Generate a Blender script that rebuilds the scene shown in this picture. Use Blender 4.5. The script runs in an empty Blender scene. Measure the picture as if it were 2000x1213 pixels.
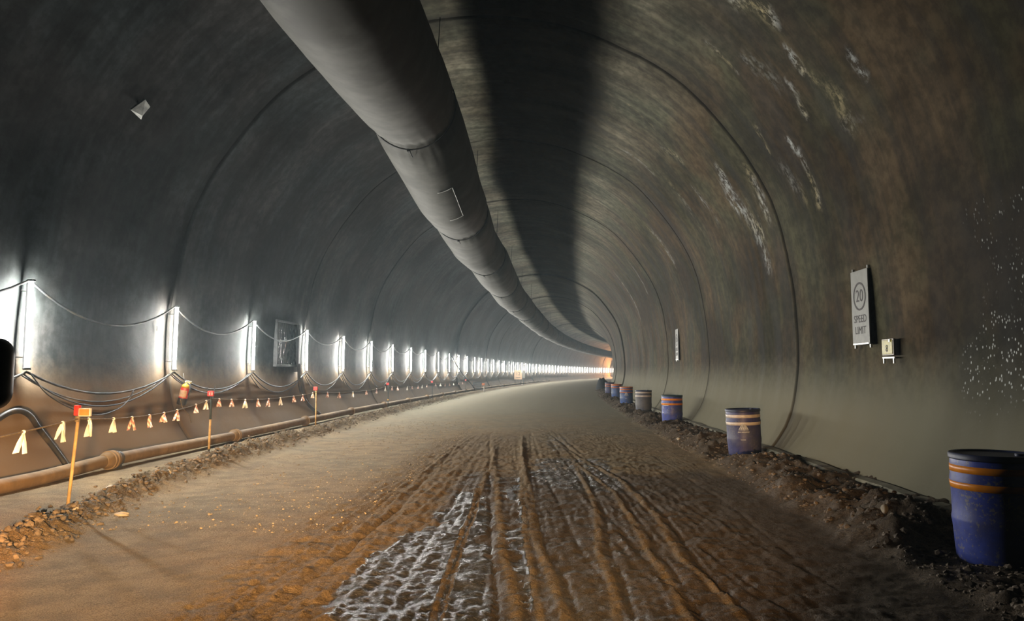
import bpy, bmesh, math, random
import numpy as np
from mathutils import Vector, Matrix

random.seed(7)
rng = np.random.default_rng(11)
scene = bpy.context.scene
COL = scene.collection

# ------------------------------------------------------------------ camera, world, lights, exposure
EYE = 1.5
PITCH = math.radians(4.81)
cam_data = bpy.data.cameras.new('camera')
cam_data.sensor_width = 36.0
cam_data.lens = 1444.0 / 2000.0 * 36.0
cam_data.clip_start = 0.05
cam_data.clip_end = 600
cam = bpy.data.objects.new('camera', cam_data)
cam.location = (0, 0, EYE)
cam.rotation_euler = (math.pi / 2 + PITCH, 0, 0)
COL.objects.link(cam)
scene.camera = cam

world = bpy.data.worlds.new('world')
world.use_nodes = True
world.node_tree.nodes['Background'].inputs[0].default_value = (0.6, 0.75, 1.0, 1)
world.node_tree.nodes['Background'].inputs[1].default_value = 0.0
scene.world = world

vs = scene.view_settings
vs.view_transform = 'Standard'
vs.look = 'None'
vs.exposure = 0.0
vs.gamma = 1.0
vs.use_curve_mapping = False
try:
    scene.cycles.max_bounces = 5
    scene.cycles.diffuse_bounces = 0
    scene.cycles.glossy_bounces = 2
    scene.cycles.transmission_bounces = 2
    scene.cycles.volume_bounces = 0
    scene.cycles.caustics_reflective = False
    scene.cycles.caustics_refractive = False
    scene.cycles.sample_clamp_indirect = 3.0
    scene.cycles.sample_clamp_direct = 30.0
    scene.cycles.use_light_tree = True
except Exception:
    pass

LAMP_STRENGTH = 1080.0
LAMP_COLOR = (1.0, 0.99, 0.94)
HAZE = 0.0021


def spot(name, loc, target, energy, color, half_deg, blend, radius, cutoff=None):
    """A vehicle lamp; cutoff = slope above which the lens sends no light (dipped beam)."""
    d = bpy.data.lights.new(name, 'SPOT')
    d.energy = energy
    d.color = color
    d.spot_size = math.radians(2 * half_deg)
    d.spot_blend = blend
    d.shadow_soft_size = radius
    o = bpy.data.objects.new(name, d)
    COL.objects.link(o)
    o.location = loc
    v = Vector(target) - Vector(loc)
    o.rotation_euler = v.to_track_quat('-Z', 'Y').to_euler()
    if cutoff is not None:
        d.use_nodes = True
        nt = d.node_tree
        em = nt.nodes['Emission']
        tc = nt.nodes.new('ShaderNodeNewGeometry')
        sp = nt.nodes.new('ShaderNodeSeparateXYZ')
        nt.links.new(tc.outputs['Incoming'], sp.inputs[0])
        mr = nt.nodes.new('ShaderNodeMapRange')
        mr.interpolation_type = 'SMOOTHSTEP'
        mr.inputs['From Min'].default_value = cutoff - 0.03
        mr.inputs['From Max'].default_value = cutoff + 0.03
        mr.inputs['To Min'].default_value = 1.0
        mr.inputs['To Max'].default_value = 0.0
        nt.links.new(sp.outputs['Z'], mr.inputs['Value'])
        # dipped beam: strongest just under the cut-off, weak on the road close by
        m2 = nt.nodes.new('ShaderNodeMapRange')
        m2.inputs['From Min'].default_value = -0.36
        m2.inputs['From Max'].default_value = -0.03
        m2.inputs['To Min'].default_value = 0.03
        m2.inputs['To Max'].default_value = 1.0
        nt.links.new(sp.outputs['Z'], m2.inputs['Value'])
        mm = nt.nodes.new('ShaderNodeMath'); mm.operation = 'POWER'; mm.inputs[1].default_value = 1.4
        nt.links.new(m2.outputs['Result'], mm.inputs[0])
        mu = nt.nodes.new('ShaderNodeMath'); mu.operation = 'MULTIPLY'
        nt.links.new(mr.outputs['Result'], mu.inputs[0]); nt.links.new(mm.outputs[0], mu.inputs[1])
        nt.links.new(mu.outputs[0], em.inputs['Strength'])
    return o


# dipped headlamps of the vehicle the photo is taken from (they shine to the left of the road)
spot('headlamp_light', (-1.35, 1.5, 0.95), (-6.5, 14.0, 0.25), 7500, (1.0, 0.60, 0.27), 38, 0.9, 0.12, 0.03)
spot('headlamp_light', (0.15, 1.5, 0.95), (-0.4, 14.0, 0.0), 3900, (1.0, 0.60, 0.27), 36, 0.9, 0.12, 0.01)
spot('indicator_light', (-1.7, 1.7, 0.9), (-4.5, 5.9, 0.0), 1100, (1.0, 0.25, 0.02), 10, 1.0, 0.05)

# ------------------------------------------------------------------ tunnel alignment and section
RAD = 775.0
TH0 = 0.025
UC = -1.09


def heading(s):
    return TH0 + np.asarray(s, float) / RAD


def W(u, s, z):
    """(offset right of the driving line, distance along the tunnel, height) -> world"""
    u = np.asarray(u, float); s = np.asarray(s, float); z = np.asarray(z, float)
    th = heading(s)
    x = RAD * (math.cos(TH0) - np.cos(th)) + u * np.cos(th)
    y = RAD * (np.sin(th) - math.sin(TH0)) - u * np.sin(th)
    u, s, z, x, y = np.broadcast_arrays(u, s, z, x, y)
    return np.stack([x, y, z], -1)


def Wv(u, s, z):
    return Vector([float(c) for c in W(u, s, z)])


HALF = [(0, 8.36), (1, 8.28), (2, 8.02), (3.22, 7.4), (4.09, 6.7), (5.04, 5.45), (5.55, 4.35), (5.78, 3.2),
        (5.85, 2.5), (5.87, 1.8), (5.81, 1.2), (5.68, .7), (5.45, .3), (5.19, 0), (4.9, -.3)]


def _catmull(pts, n=14):
    p = [(-pts[1][0], pts[1][1])] + pts + [(2 * pts[-1][0] - pts[-2][0], 2 * pts[-1][1] - pts[-2][1])]
    p = np.array(p, float)
    out = []
    for i in range(1, len(p) - 2):
        a, b, c, d = p[i - 1:i + 3]
        for k in range(n):
            t = k / n
            out.append(.5 * (2 * b + (c - a) * t + (2 * a - 5 * b + 4 * c - d) * t * t + (3 * b - a - 3 * c + d) * t ** 3))
    out.append(p[-2])
    return np.array(out)


_D = _catmull(HALF)
_L = np.concatenate([[0], np.cumsum(np.linalg.norm(np.diff(_D, axis=0), axis=1))])


def prof(t):
    """arc length from the crown (positive to the right) -> u, z, outward normal"""
    t = np.asarray(t, float)
    a = np.abs(t); sg = np.where(t < 0, -1.0, 1.0)
    h = np.interp(a, _L, _D[:, 0]); z = np.interp(a, _L, _D[:, 1])
    e = 0.15
    dh = np.interp(np.minimum(a + e, _L[-1]), _L, _D[:, 0]) - np.interp(np.abs(a - e), _L, _D[:, 0]) * np.where(a < e, -1, 1)
    dz = np.interp(np.minimum(a + e, _L[-1]), _L, _D[:, 1]) - np.interp(np.abs(a - e), _L, _D[:, 1])
    ln = np.sqrt(dh * dh + dz * dz) + 1e-9
    nh, nz = -dz / ln, dh / ln
    return UC + sg * h, z, sg * nh, nz


def wall_u(z, side):
    k = _D[:, 1] < 8.3
    zz = _D[k, 1][::-1]; hh = _D[k, 0][::-1]
    return UC + side * float(np.interp(z, zz, hh))


# ------------------------------------------------------------------ noise
_tab = rng.random((256, 256))


def vnoise(x, y):
    x = np.asarray(x, float); y = np.asarray(y, float)
    xi = np.floor(x).astype(int); yi = np.floor(y).astype(int)
    fx = x - xi; fy = y - yi
    fx = fx * fx * (3 - 2 * fx); fy = fy * fy * (3 - 2 * fy)
    a = _tab[xi & 255, yi & 255]; b = _tab[(xi + 1) & 255, yi & 255]
    c = _tab[xi & 255, (yi + 1) & 255]; d = _tab[(xi + 1) & 255, (yi + 1) & 255]
    return (a + (b - a) * fx) * (1 - fy) + (c + (d - c) * fx) * fy


def fbm(x, y, o=4, g=.5):
    r = 0; a = 1; n = 0
    for i in range(o):
        r = r + a * vnoise(x * 2 ** i + 17.3 * i, y * 2 ** i + 5.1 * i); n += a; a *= g
    return r / n


def sstep(a, b, x):
    t = np.clip((np.asarray(x, float) - a) / (b - a), 0, 1)
    return t * t * (3 - 2 * t)


# ------------------------------------------------------------------ materials
def newmat(name):
    m = bpy.data.materials.new(name); m.use_nodes = True
    nt = m.node_tree
    return m, nt, nt.nodes['Principled BSDF']


def N(nt, typ, **kw):
    n = nt.nodes.new(typ)
    for k, v in kw.items():
        if k.startswith('i_'):
            n.inputs[k[2:].replace('_', ' ')].default_value = v
        else:
            setattr(n, k, v)
    return n


def math_node(nt, op, a, b=None, clamp=False):
    n = nt.nodes.new('ShaderNodeMath'); n.operation = op; n.use_clamp = clamp
    for i, v in enumerate((a, b)):
        if v is None: continue
        if isinstance(v, (int, float)): n.inputs[i].default_value = v
        else: nt.links.new(v, n.inputs[i])
    return n.outputs[0]


def mix(nt, fac, a, b, blend='MIX'):
    n = nt.nodes.new('ShaderNodeMix'); n.data_type = 'RGBA'; n.blend_type = blend
    if isinstance(fac, (int, float)): n.inputs[0].default_value = fac
    else: nt.links.new(fac, n.inputs[0])
    for i, v in ((6, a), (7, b)):
        if isinstance(v, tuple): n.inputs[i].default_value = (*v[:3], 1)
        else: nt.links.new(v, n.inputs[i])
    return n.outputs[2]


def ramp(nt, val, lo, hi, a=0.0, b=1.0):
    n = nt.nodes.new('ShaderNodeMapRange'); n.interpolation_type = 'SMOOTHSTEP'
    n.inputs['From Min'].default_value = lo; n.inputs['From Max'].default_value = hi
    n.inputs['To Min'].default_value = a; n.inputs['To Max'].default_value = b
    nt.links.new(val, n.inputs['Value'])
    return n.outputs['Result']


def noise(nt, vec, scale, detail=4, rough=.55, sx=1, sy=1, sz=1, off=0):
    mp = N(nt, 'ShaderNodeMapping'); mp.inputs['Scale'].default_value = (sx, sy, sz); mp.inputs['Location'].default_value = (off, off, off)
    nt.links.new(vec, mp.inputs[0])
    n = N(nt, 'ShaderNodeTexNoise'); n.inputs['Scale'].default_value = scale
    n.inputs['Detail'].default_value = detail; n.inputs['Roughness'].default_value = rough
    nt.links.new(mp.outputs[0], n.inputs['Vector'])
    return n.outputs['Fac']


def attr(nt, name):
    n = N(nt, 'ShaderNodeAttribute'); n.attribute_name = name
    return n.outputs['Fac']


def bump(nt, bsdf, h, strength, dist):
    b = N(nt, 'ShaderNodeBump'); b.inputs['Strength'].default_value = strength; b.inputs['Distance'].default_value = dist
    nt.links.new(h, b.inputs['Height']); nt.links.new(b.outputs[0], bsdf.inputs['Normal'])


def simple(name, col, rough=.6, var=.18, scale=12, metal=0.0, bstr=.15, dirt=None, dirt_amt=.4, spec=None, spatter=0.0):
    m, nt, bs = newmat(name)
    tc = N(nt, 'ShaderNodeTexCoord').outputs['Object']
    n1 = noise(nt, tc, scale)
    lo = tuple(c * (1 - var) for c in col); hi = tuple(min(1, c * (1 + var)) for c in col)
    c = mix(nt, ramp(nt, n1, .3, .7), lo, hi)
    if dirt:
        n2 = noise(nt, tc, scale * .45, off=4.2)
        c = mix(nt, ramp(nt, n2, .58 - dirt_amt * .3, .75 - dirt_amt * .2), c, dirt)
    if spatter:   # dried mud drops
        n3 = noise(nt, tc, 34, 3, .7, off=2.7); n4 = noise(nt, tc, 4, 3, .6, off=7.1)
        c = mix(nt, math_node(nt, 'MULTIPLY', ramp(nt, math_node(nt, 'ADD', n3, math_node(nt, 'MULTIPLY', n4, .5)), .84, .94), spatter), c, (.26, .24, .21))
    nt.links.new(c, bs.inputs['Base Color'])
    bs.inputs['Roughness'].default_value = rough
    bs.inputs['Metallic'].default_value = metal
    if spec is not None: bs.inputs['Specular IOR Level'].default_value = spec
    if bstr: bump(nt, bs, noise(nt, tc, scale * 5, off=1), bstr, .01)
    return m


def m_lining():
    m, nt, bs = newmat('tunnel_lining_concrete')
    uv = N(nt, 'ShaderNodeUVMap'); uv.uv_map = 'UVMap'
    v = uv.outputs[0]
    sx = N(nt, 'ShaderNodeSeparateXYZ'); nt.links.new(v, sx.inputs[0])
    t = sx.outputs['Y']
    big = noise(nt, v, .35, 5, .6)
    hue = noise(nt, v, .6, 4, .55, off=9)
    strk = noise(nt, v, 1.0, 5, .6, 2.6, .28, 1, off=3)
    fine = noise(nt, v, 5, 6, .65)
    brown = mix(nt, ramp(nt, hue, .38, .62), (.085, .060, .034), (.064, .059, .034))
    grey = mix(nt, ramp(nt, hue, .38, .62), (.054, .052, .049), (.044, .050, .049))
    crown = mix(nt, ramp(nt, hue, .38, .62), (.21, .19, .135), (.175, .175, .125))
    c = mix(nt, ramp(nt, t, -3.2, -.6), grey, crown)  # zone tones also carry lamp falloff: crown lightened, flanks darkened in colour
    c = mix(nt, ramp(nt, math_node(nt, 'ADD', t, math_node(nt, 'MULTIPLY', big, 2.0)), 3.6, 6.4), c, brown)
    c = mix(nt, 1.0, c, mix(nt, ramp(nt, big, .38, .62), (.55, .53, .5), (1.25, 1.25, 1.25)), 'MULTIPLY')
    c = mix(nt, 1.0, c, mix(nt, ramp(nt, strk, .38, .62), (.62, .62, .62), (1.25, 1.25, 1.25)), 'MULTIPLY')
    c = mix(nt, 1.0, c, mix(nt, ramp(nt, fine, .38, .62), (.75, .75, .75), (1.2, 1.2, 1.2)), 'MULTIPLY')
    # smoother, paler foot of the right wall below the formwork line
    foot = ramp(nt, math_node(nt, 'ADD', t, math_node(nt, 'MULTIPLY', fine, .35)), 9.9, 10.9)
    c = mix(nt, math_node(nt, 'MULTIPLY', foot, .9), c, (.215, .198, .135))
    dust = ramp(nt, math_node(nt, 'SUBTRACT', math_node(nt, 'MULTIPLY', fine, .5), t), 10.1, 10.8)  # left wall foot: tan dust tone with headlamp warmth painted in
    c = mix(nt, math_node(nt, 'MULTIPLY', dust, .8), c, (.23, .155, .085))
    c = mix(nt, math_node(nt, 'MULTIPLY', ramp(nt, math_node(nt, 'ADD', attr(nt, 'speck_shade'), math_node(nt, 'MULTIPLY', big, .5)), .45, .95), .45), c, (.03, .03, .027))  # near right wall darkened in colour where the lamp light thins out
    # white lime marks
    f2 = noise(nt, v, 9, 5, .75, 1, .6, 1)
    st = math_node(nt, 'MULTIPLY', attr(nt, 'stain'), ramp(nt, f2, .44, .6, .0, 1.0), True)
    yel = mix(nt, ramp(nt, hue, .45, .6), (.62, .64, .60), (.52, .43, .24))
    c = mix(nt, st, c, yel)
    vo = N(nt, 'ShaderNodeTexVoronoi'); vo.inputs['Scale'].default_value = 15
    mp = N(nt, 'ShaderNodeMapping'); mp.inputs['Scale'].default_value = (1.6, 1, 1); nt.links.new(v, mp.inputs[0])
    nt.links.new(mp.outputs[0], vo.inputs['Vector'])
    sp = math_node(nt, 'MULTIPLY', ramp(nt, vo.outputs['Distance'], .16, .28, 1, 0), ramp(nt, math_node(nt, 'ADD', attr(nt, 'speck_shade'), math_node(nt, 'MULTIPLY', noise(nt, v, 2.2, 4, .7), .9)), 1.0, 1.25))
    c = mix(nt, sp, c, (.7, .72, .68))
    # dark joint grooves, plus the shade beside each one painted into the colour
    c = mix(nt, math_node(nt, 'MULTIPLY', attr(nt, 'joint_shade'), .75), c, (.03, .028, .025))
    nt.links.new(c, bs.inputs['Base Color'])
    r = ramp(nt, strk, .3, .7, .70, .88)
    nt.links.new(r, bs.inputs['Roughness'])
    bs.inputs['Specular IOR Level'].default_value = .12
    h = math_node(nt, 'ADD', math_node(nt, 'MULTIPLY', strk, .6), fine)
    bump(nt, bs, h, .35, .02)
    return m


def m_floor():
    m, nt, bs = newmat('muddy_floor')
    tc = N(nt, 'ShaderNodeTexCoord').outputs['Object']
    big = noise(nt, tc, .45, 4)
    mid = noise(nt, tc, 3, 6, .65)
    fine = noise(nt, tc, 28, 5, .7)
    grit = noise(nt, tc, 110, 3, .7)
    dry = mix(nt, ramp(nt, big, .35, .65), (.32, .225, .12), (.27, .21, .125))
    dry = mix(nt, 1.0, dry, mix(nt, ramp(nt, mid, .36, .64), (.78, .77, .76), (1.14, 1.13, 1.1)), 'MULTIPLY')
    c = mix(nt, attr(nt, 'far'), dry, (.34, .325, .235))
    c = mix(nt, ramp(nt, math_node(nt, 'ADD', attr(nt, 'mud'), math_node(nt, 'MULTIPLY', mid, .5)), .55, .95), c,
            mix(nt, ramp(nt, fine, .3, .7), (.16, .112, .060), (.30, .212, .118)))
    damp = ramp(nt, math_node(nt, 'ADD', attr(nt, 'damp'), math_node(nt, 'MULTIPLY', mid, .5)), .5, 1.0)
    c = mix(nt, math_node(nt, 'MULTIPLY', damp, .9), c, mix(nt, ramp(nt, fine, .3, .7), (.060, .043, .028), (.13, .092, .058)))
    c = mix(nt, ramp(nt, attr(nt, 'berm'), .25, .8), c, mix(nt, ramp(nt, fine, .3, .7), (.07, .050, .032), (.19, .14, .09)))
    c = mix(nt, ramp(nt, attr(nt, 'rubbly'), .25, .8), c, mix(nt, ramp(nt, fine, .3, .7), (.10, .07, .035), (.24, .17, .09)))
    c = mix(nt, 1.0, c, mix(nt, ramp(nt, grit, .36, .64), (.62, .6, .58), (1.35, 1.35, 1.35)), 'MULTIPLY')
    wet = ramp(nt, math_node(nt, 'ADD', attr(nt, 'wet'), math_node(nt, 'MULTIPLY', noise(nt, tc, 7, 5, .65, off=3), .9)), .9, 1.1)
    c = mix(nt, wet, c, (.05, .042, .033))
    nt.links.new(c, bs.inputs['Base Color'])
    r0 = math_node(nt, 'SUBTRACT', .85, math_node(nt, 'MULTIPLY', damp, .28))
    r = math_node(nt, 'ADD', math_node(nt, 'MULTIPLY', r0, math_node(nt, 'SUBTRACT', 1.0, wet)), math_node(nt, 'MULTIPLY', wet, .27), True)
    nt.links.new(r, bs.inputs['Roughness'])
    nt.links.new(math_node(nt, 'ADD', math_node(nt, 'MULTIPLY', wet, .8), .2), bs.inputs['Specular IOR Level'])
    h = math_node(nt, 'ADD', math_node(nt, 'MULTIPLY', fine, 1.0), math_node(nt, 'MULTIPLY', grit, .5))
    gl = noise(nt, tc, 24, 4, .7, .55, 1.6, 1, off=6)
    h = math_node(nt, 'ADD', h, math_node(nt, 'MULTIPLY', math_node(nt, 'MULTIPLY', wet, gl), 1.1))
    bump(nt, bs, h, 1.0, .022)
    return m


M = {}
M['lining'] = m_lining()
M['floor'] = m_floor()
M['duct'] = simple('duct_fabric', (.12, .117, .10), .75, .15, 3, bstr=.25, dirt=(.085, .082, .07), dirt_amt=.5)
M['strap'] = simple('black_strap', (.03, .03, .03), .7, .2, 10)
M['black'] = simple('black_rubber', (.028, .028, .03), .55, .3, 8, dirt=(.09, .07, .045), dirt_amt=.3)
M['cable'] = simple('cable_sheath', (.05, .052, .055), .5, .3, 6, dirt=(.12, .10, .07), dirt_amt=.3)
M['alu'] = simple('lamp_housing', (.55, .56, .58), .4, .08, 10, bstr=0)
M['cap'] = simple('lamp_end_cap', (.5, .5, .5), .5, .1, 10, bstr=0)
M['pipe'] = simple('mud_coated_pipe', (.24, .16, .08), .8, .25, 5, bstr=.5, dirt=(.20, .13, .06), dirt_amt=.5)
M['wood'] = simple('stake_wood', (.50, .33, .13), .75, .3, 9, dirt=(.28, .17, .08), dirt_amt=.4)
M['dark_wood'] = simple('stake_painted', (.035, .05, .045), .7, .3, 9)
M['red'] = simple('red_reflector', (.85, .05, .04), .4, .1, 20, bstr=0)
M['orange'] = simple('orange_reflector', (.95, .26, .07), .4, .08, 20, bstr=0)
M['rim'] = simple('pale_plastic', (.8, .72, .6), .5, .08, 20, bstr=0)
M['rope'] = simple('rope_fibre', (.17, .12, .06), .85, .3, 30)
M['white_tape'] = simple('white_tape', (.82, .77, .66), .5, .12, 16)
M['rock'] = simple('rubble_stone', (.17, .13, .085), .85, .45, 6, bstr=.5)
M['gravelrock'] = simple('pale_gravel', (.36, .28, .17), .85, .4, 6, bstr=.3)
M['darkrock'] = simple('muddy_stone', (.17, .13, .09), .75, .5, 5, bstr=.5)
M['palerock'] = simple('pale_stone', (.52, .45, .34), .8, .2, 14, bstr=.5)
M['kerb'] = simple('pale_kerb_concrete', (.26, .24, .17), .8, .25, 6, dirt=(.10, .08, .06), dirt_amt=.4)
M['board'] = simple('sign_board', (.33, .32, .28), .5, .1, 8, bstr=.05)
M['ink'] = simple('sign_ink', (.055, .042, .04), .6, .2, 12, bstr=0)
M['steel'] = simple('galvanised_steel', (.6, .6, .57), .35, .1, 12, metal=.7, bstr=0)
M['yellow'] = simple('yellow_reflector', (.50, .40, .03), .35, .15, 20, bstr=0)
M['chalk'] = simple('white_paint_mark', (.75, .75, .7), .8, .2, 40, bstr=0)
M['cream'] = simple('cream_board', (.80, .56, .36), .6, .08, 4, bstr=0)
M['plastic'] = simple('black_plastic_sheet', (.018, .019, .021), .13, .3, 6, bstr=.3)
M['frame'] = simple('dark_timber_frame', (.06, .06, .06), .6, .3, 6)
M['ext_red'] = simple('extinguisher_red', (.55, .035, .02), .35, .15, 10, bstr=0)
M['ext_yellow'] = simple('extinguisher_yellow', (.75, .42, .05), .4, .15, 10, bstr=0)
M['ext_label'] = simple('extinguisher_label', (.55, .38, .24), .5, .2, 12, bstr=0)
M['drum_blue'] = simple('drum_blue_plastic', (.055, .080, .36), .42, .22, 7, bstr=.12, dirt=(.085, .09, .22), dirt_amt=.45, spatter=.8)
M['drum_navy'] = simple('drum_navy_plastic', (.045, .045, .15), .48, .25, 5, bstr=.12, dirt=(.10, .10, .16), dirt_amt=.5, spatter=.3)
M['drum_grey'] = simple('drum_dusty_grey', (.10, .10, .125), .6, .25, 5, bstr=.12, dirt=(.16, .15, .14), dirt_amt=.6)
M['drum_sky'] = simple('drum_bright_blue', (.05, .11, .33), .42, .2, 5, bstr=.12, dirt=(.10, .13, .2), dirt_amt=.4, spatter=.3)
M['lid'] = simple('drum_lid', (.022, .028, .07), .45, .3, 6, bstr=.1)
M['lidgreen'] = simple('drum_lid_green', (.02, .05, .07), .45, .3, 6, bstr=.1)
M['tape_orange'] = simple('orange_tape', (.95, .30, .02), .35, .12, 14, bstr=0)
M['tape_copper'] = simple('copper_tape', (.62, .19, .05), .35, .2, 14, bstr=0)
M['tape_white'] = simple('white_reflective_tape', (.72, .62, .52), .35, .15, 10, bstr=0)
M['print'] = simple('drum_print', (.62, .62, .60), .5, .2, 12, bstr=0)
M['mirror_shell'] = simple('mirror_shell', (.03, .05, .055), .35, .2, 8, bstr=0)
M['mirror_glass'] = simple('mirror_glass', (.10, .14, .15), .08, .05, 8, metal=.9, bstr=0)
M['scrap'] = simple('grey_membrane', (.75, .74, .68), .6, .3, 8)
M['tarp'] = simple('dark_tarp', (.02, .022, .024), .95, .3, 6)
M['box_blue'] = simple('blue_grey_panel', (.07, .09, .12), .6, .25, 6)


def m_striped():
    m, nt, bs = newmat('red_white_tape')
    tc = N(nt, 'ShaderNodeTexCoord').outputs['Object']
    w = N(nt, 'ShaderNodeTexWave'); w.inputs['Scale'].default_value = 9; w.bands_direction = 'DIAGONAL'
    w.inputs['Distortion'].default_value = 1.5
    nt.links.new(tc, w.inputs['Vector'])
    c = mix(nt, ramp(nt, w.outputs['Fac'], .4, .6), (.74, .62, .52), (.52, .24, .19))
    nt.links.new(c, bs.inputs['Base Color']); bs.inputs['Roughness'].default_value = .5
    return m


def m_emit(name, col, k):
    m = bpy.data.materials.new(name); m.use_nodes = True
    nt = m.node_tree; nt.nodes.clear()
    e = nt.nodes.new('ShaderNodeEmission'); e.inputs[0].default_value = (*col, 1); e.inputs[1].default_value = k
    o = nt.nodes.new('ShaderNodeOutputMaterial'); nt.links.new(e.outputs[0], o.inputs[0])
    return m


M['striped'] = m_striped()
M['lamp'] = m_emit('lamp_diffuser_glow', LAMP_COLOR, LAMP_STRENGTH)
M['warm_lamp'] = m_emit('floodlight_glow', (1.0, .42, .13), 7000)


# ------------------------------------------------------------------ object helpers
def props(o, label=None, cat=None, group=None, kind=None):
    if label: o['label'] = label
    if cat: o['category'] = cat
    if group: o['group'] = group
    if kind: o['kind'] = kind
    return o


def mesh_np(name, verts, faces, mat, smooth=True, attrs=None, uv=None, parent=None):
    verts = np.asarray(verts, np.float32)
    me = bpy.data.meshes.new(name)
    if isinstance(faces, np.ndarray):
        nf, k = faces.shape
        me.vertices.add(len(verts)); me.vertices.foreach_set('co', verts.ravel())
        me.loops.add(nf * k); me.loops.foreach_set('vertex_index', faces.astype(np.int32).ravel())
        me.polygons.add(nf)
        me.polygons.foreach_set('loop_start', np.arange(0, nf * k, k, dtype=np.int32))
        me.polygons.foreach_set('loop_total', np.full(nf, k, np.int32))
        me.update(calc_edges=True)
    else:
        me.from_pydata(verts.tolist(), [], faces); me.update()
    me.polygons.foreach_set('use_smooth', np.full(len(me.polygons), smooth))
    if attrs:
        for k, a in attrs.items():
            at = me.attributes.new(k, 'FLOAT', 'POINT'); at.data.foreach_set('value', np.asarray(a, np.float32).ravel())
    if uv is not None:
        l = me.uv_layers.new(name='UVMap')
        idx = np.empty(len(me.loops), np.int32); me.loops.foreach_get('vertex_index', idx)
        l.data.foreach_set('uv', np.asarray(uv, np.float32)[idx].ravel())
    me.materials.append(mat)
    o = bpy.data.objects.new(name, me); COL.objects.link(o)
    if parent: o.parent = parent
    return o


def grid_faces(nr, nc):
    i = np.arange(nr - 1)[:, None] * nc + np.arange(nc - 1)[None, :]
    i = i.ravel()
    return np.stack([i, i + 1, i + nc + 1, i + nc], 1)


class MB:
    """collects shapes for one mesh object, in local metres"""
    def __init__(self): self.v = []; self.f = []

    def add(self, v, f):
        b = len(self.v); self.v += [tuple(p) for p in v]; self.f += [tuple(b + i for i in q) for q in f]; return self

    def box(self, c, d, rot=None, bev=0.0):
        bm = bmesh.new(); bmesh.ops.create_cube(bm, size=1)
        for p in bm.verts: p.co = Vector((p.co.x * d[0], p.co.y * d[1], p.co.z * d[2]))
        if bev: bmesh.ops.bevel(bm, geom=bm.edges[:], offset=bev, segments=2, affect='EDGES', profile=.6)
        if rot is not None: bmesh.ops.transform(bm, matrix=rot, verts=bm.verts)
        bm.verts.index_update()
        self.add([p.co + Vector(c) for p in bm.verts], [[q.index for q in f.verts] for f in bm.faces]); bm.free(); return self

    def tube(self, pts, r, n=8, cap=True):
        pts = [Vector(p) for p in pts]; rs = r if isinstance(r, (list, tuple)) else [r] * len(pts)
        b = len(self.v); prev = None
        for i, p in enumerate(pts):
            t = (pts[min(i + 1, len(pts) - 1)] - pts[max(i - 1, 0)]).normalized()
            a = prev if prev is not None else (Vector((0, 0, 1)) if abs(t.z) < .9 else Vector((1, 0, 0)))
            a = (a - t * a.dot(t)).normalized(); prev = a; bb = t.cross(a)
            for k in range(n):
                w = 2 * math.pi * k / n
                self.v.append(tuple(p + (a * math.cos(w) + bb * math.sin(w)) * rs[i]))
        for i in range(len(pts) - 1):
            for k in range(n):
                q = b + i * n
                self.f.append((q + k, q + (k + 1) % n, q + n + (k + 1) % n, q + n + k))
        if cap:
            self.f.append(tuple(b + k for k in range(n))[::-1]); q = b + (len(pts) - 1) * n
            self.f.append(tuple(q + k for k in range(n)))
        return self

    def lathe(self, prof_, n=32, c=(0, 0, 0), a0=0, a1=2 * math.pi, cap=True):
        b = len(self.v); full = abs(a1 - a0 - 2 * math.pi) < 1e-6; m = n if full else n + 1
        for r, z in prof_:
            for k in range(m):
                w = a0 + (a1 - a0) * k / n
                self.v.append((c[0] + r * math.cos(w), c[1] + r * math.sin(w), c[2] + z))
        for i in range(len(prof_) - 1):
            for k in range(n):
                k2 = (k + 1) % m
                self.f.append((b + i * m + k, b + i * m + k2, b + (i + 1) * m + k2, b + (i + 1) * m + k))
        if cap and full:
            if prof_[0][0] > 1e-4: self.f.append(tuple(b + k for k in range(m))[::-1])
            if prof_[-1][0] > 1e-4: self.f.append(tuple(b + (len(prof_) - 1) * m + k for k in range(m)))
        return self

    def build(self, name, mat, parent=None, smooth=False, angle=None):
        o = mesh_np(name, np.array(self.v), self.f, mat, smooth, parent=parent)
        if angle:
            try: o.data.set_sharp_from_angle(angle=math.radians(angle))
            except Exception: pass
        return o


def empty(name, loc, rz=0.0, M4=None):
    o = bpy.data.objects.new(name, None); COL.objects.link(o); o.empty_display_size = .1
    if M4 is not None: o.matrix_world = M4
    else: o.location = loc; o.rotation_euler = (0, 0, rz)
    return o


def thing(name, label, cat, u, s, z, group=None, turn=0.0):
    o = empty(name, Wv(u, s, z), -float(heading(s)) + turn)
    return props(o, label, cat, group)


def copy_tree(o, parent=None):
    c = o.copy(); COL.objects.link(c); c.parent = parent
    if parent is not None: c.matrix_parent_inverse = o.matrix_parent_inverse.copy()
    for ch in [x for x in kids[o]] if o in kids else []:
        copy_tree(ch, c)
    return c


kids = {}


def note_kids(root):
    kids[root] = [o for o in COL.objects if o.parent == root]
    for k in kids[root]: note_kids(k)


def text_geo(txt, size):
    cu = bpy.data.curves.new('tmp_text', 'FONT'); cu.body = txt; cu.size = size; cu.align_x = 'CENTER'; cu.align_y = 'CENTER'
    cu.extrude = .001
    to = bpy.data.objects.new('tmp_text', cu); COL.objects.link(to)
    dg = bpy.context.evaluated_depsgraph_get()
    me = bpy.data.meshes.new_from_object(to.evaluated_get(dg))
    v = [tuple(p.co) for p in me.vertices]; f = [tuple(p.vertices) for p in me.polygons]
    bpy.data.objects.remove(to); bpy.data.curves.remove(cu); bpy.data.meshes.remove(me)
    return v, f


# ================================================================== THE SETTING
JOINTS = [-8.9, -1.35, 6.2] + [13.75 + 7.53 * k for k in range(0, 31)]

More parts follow.
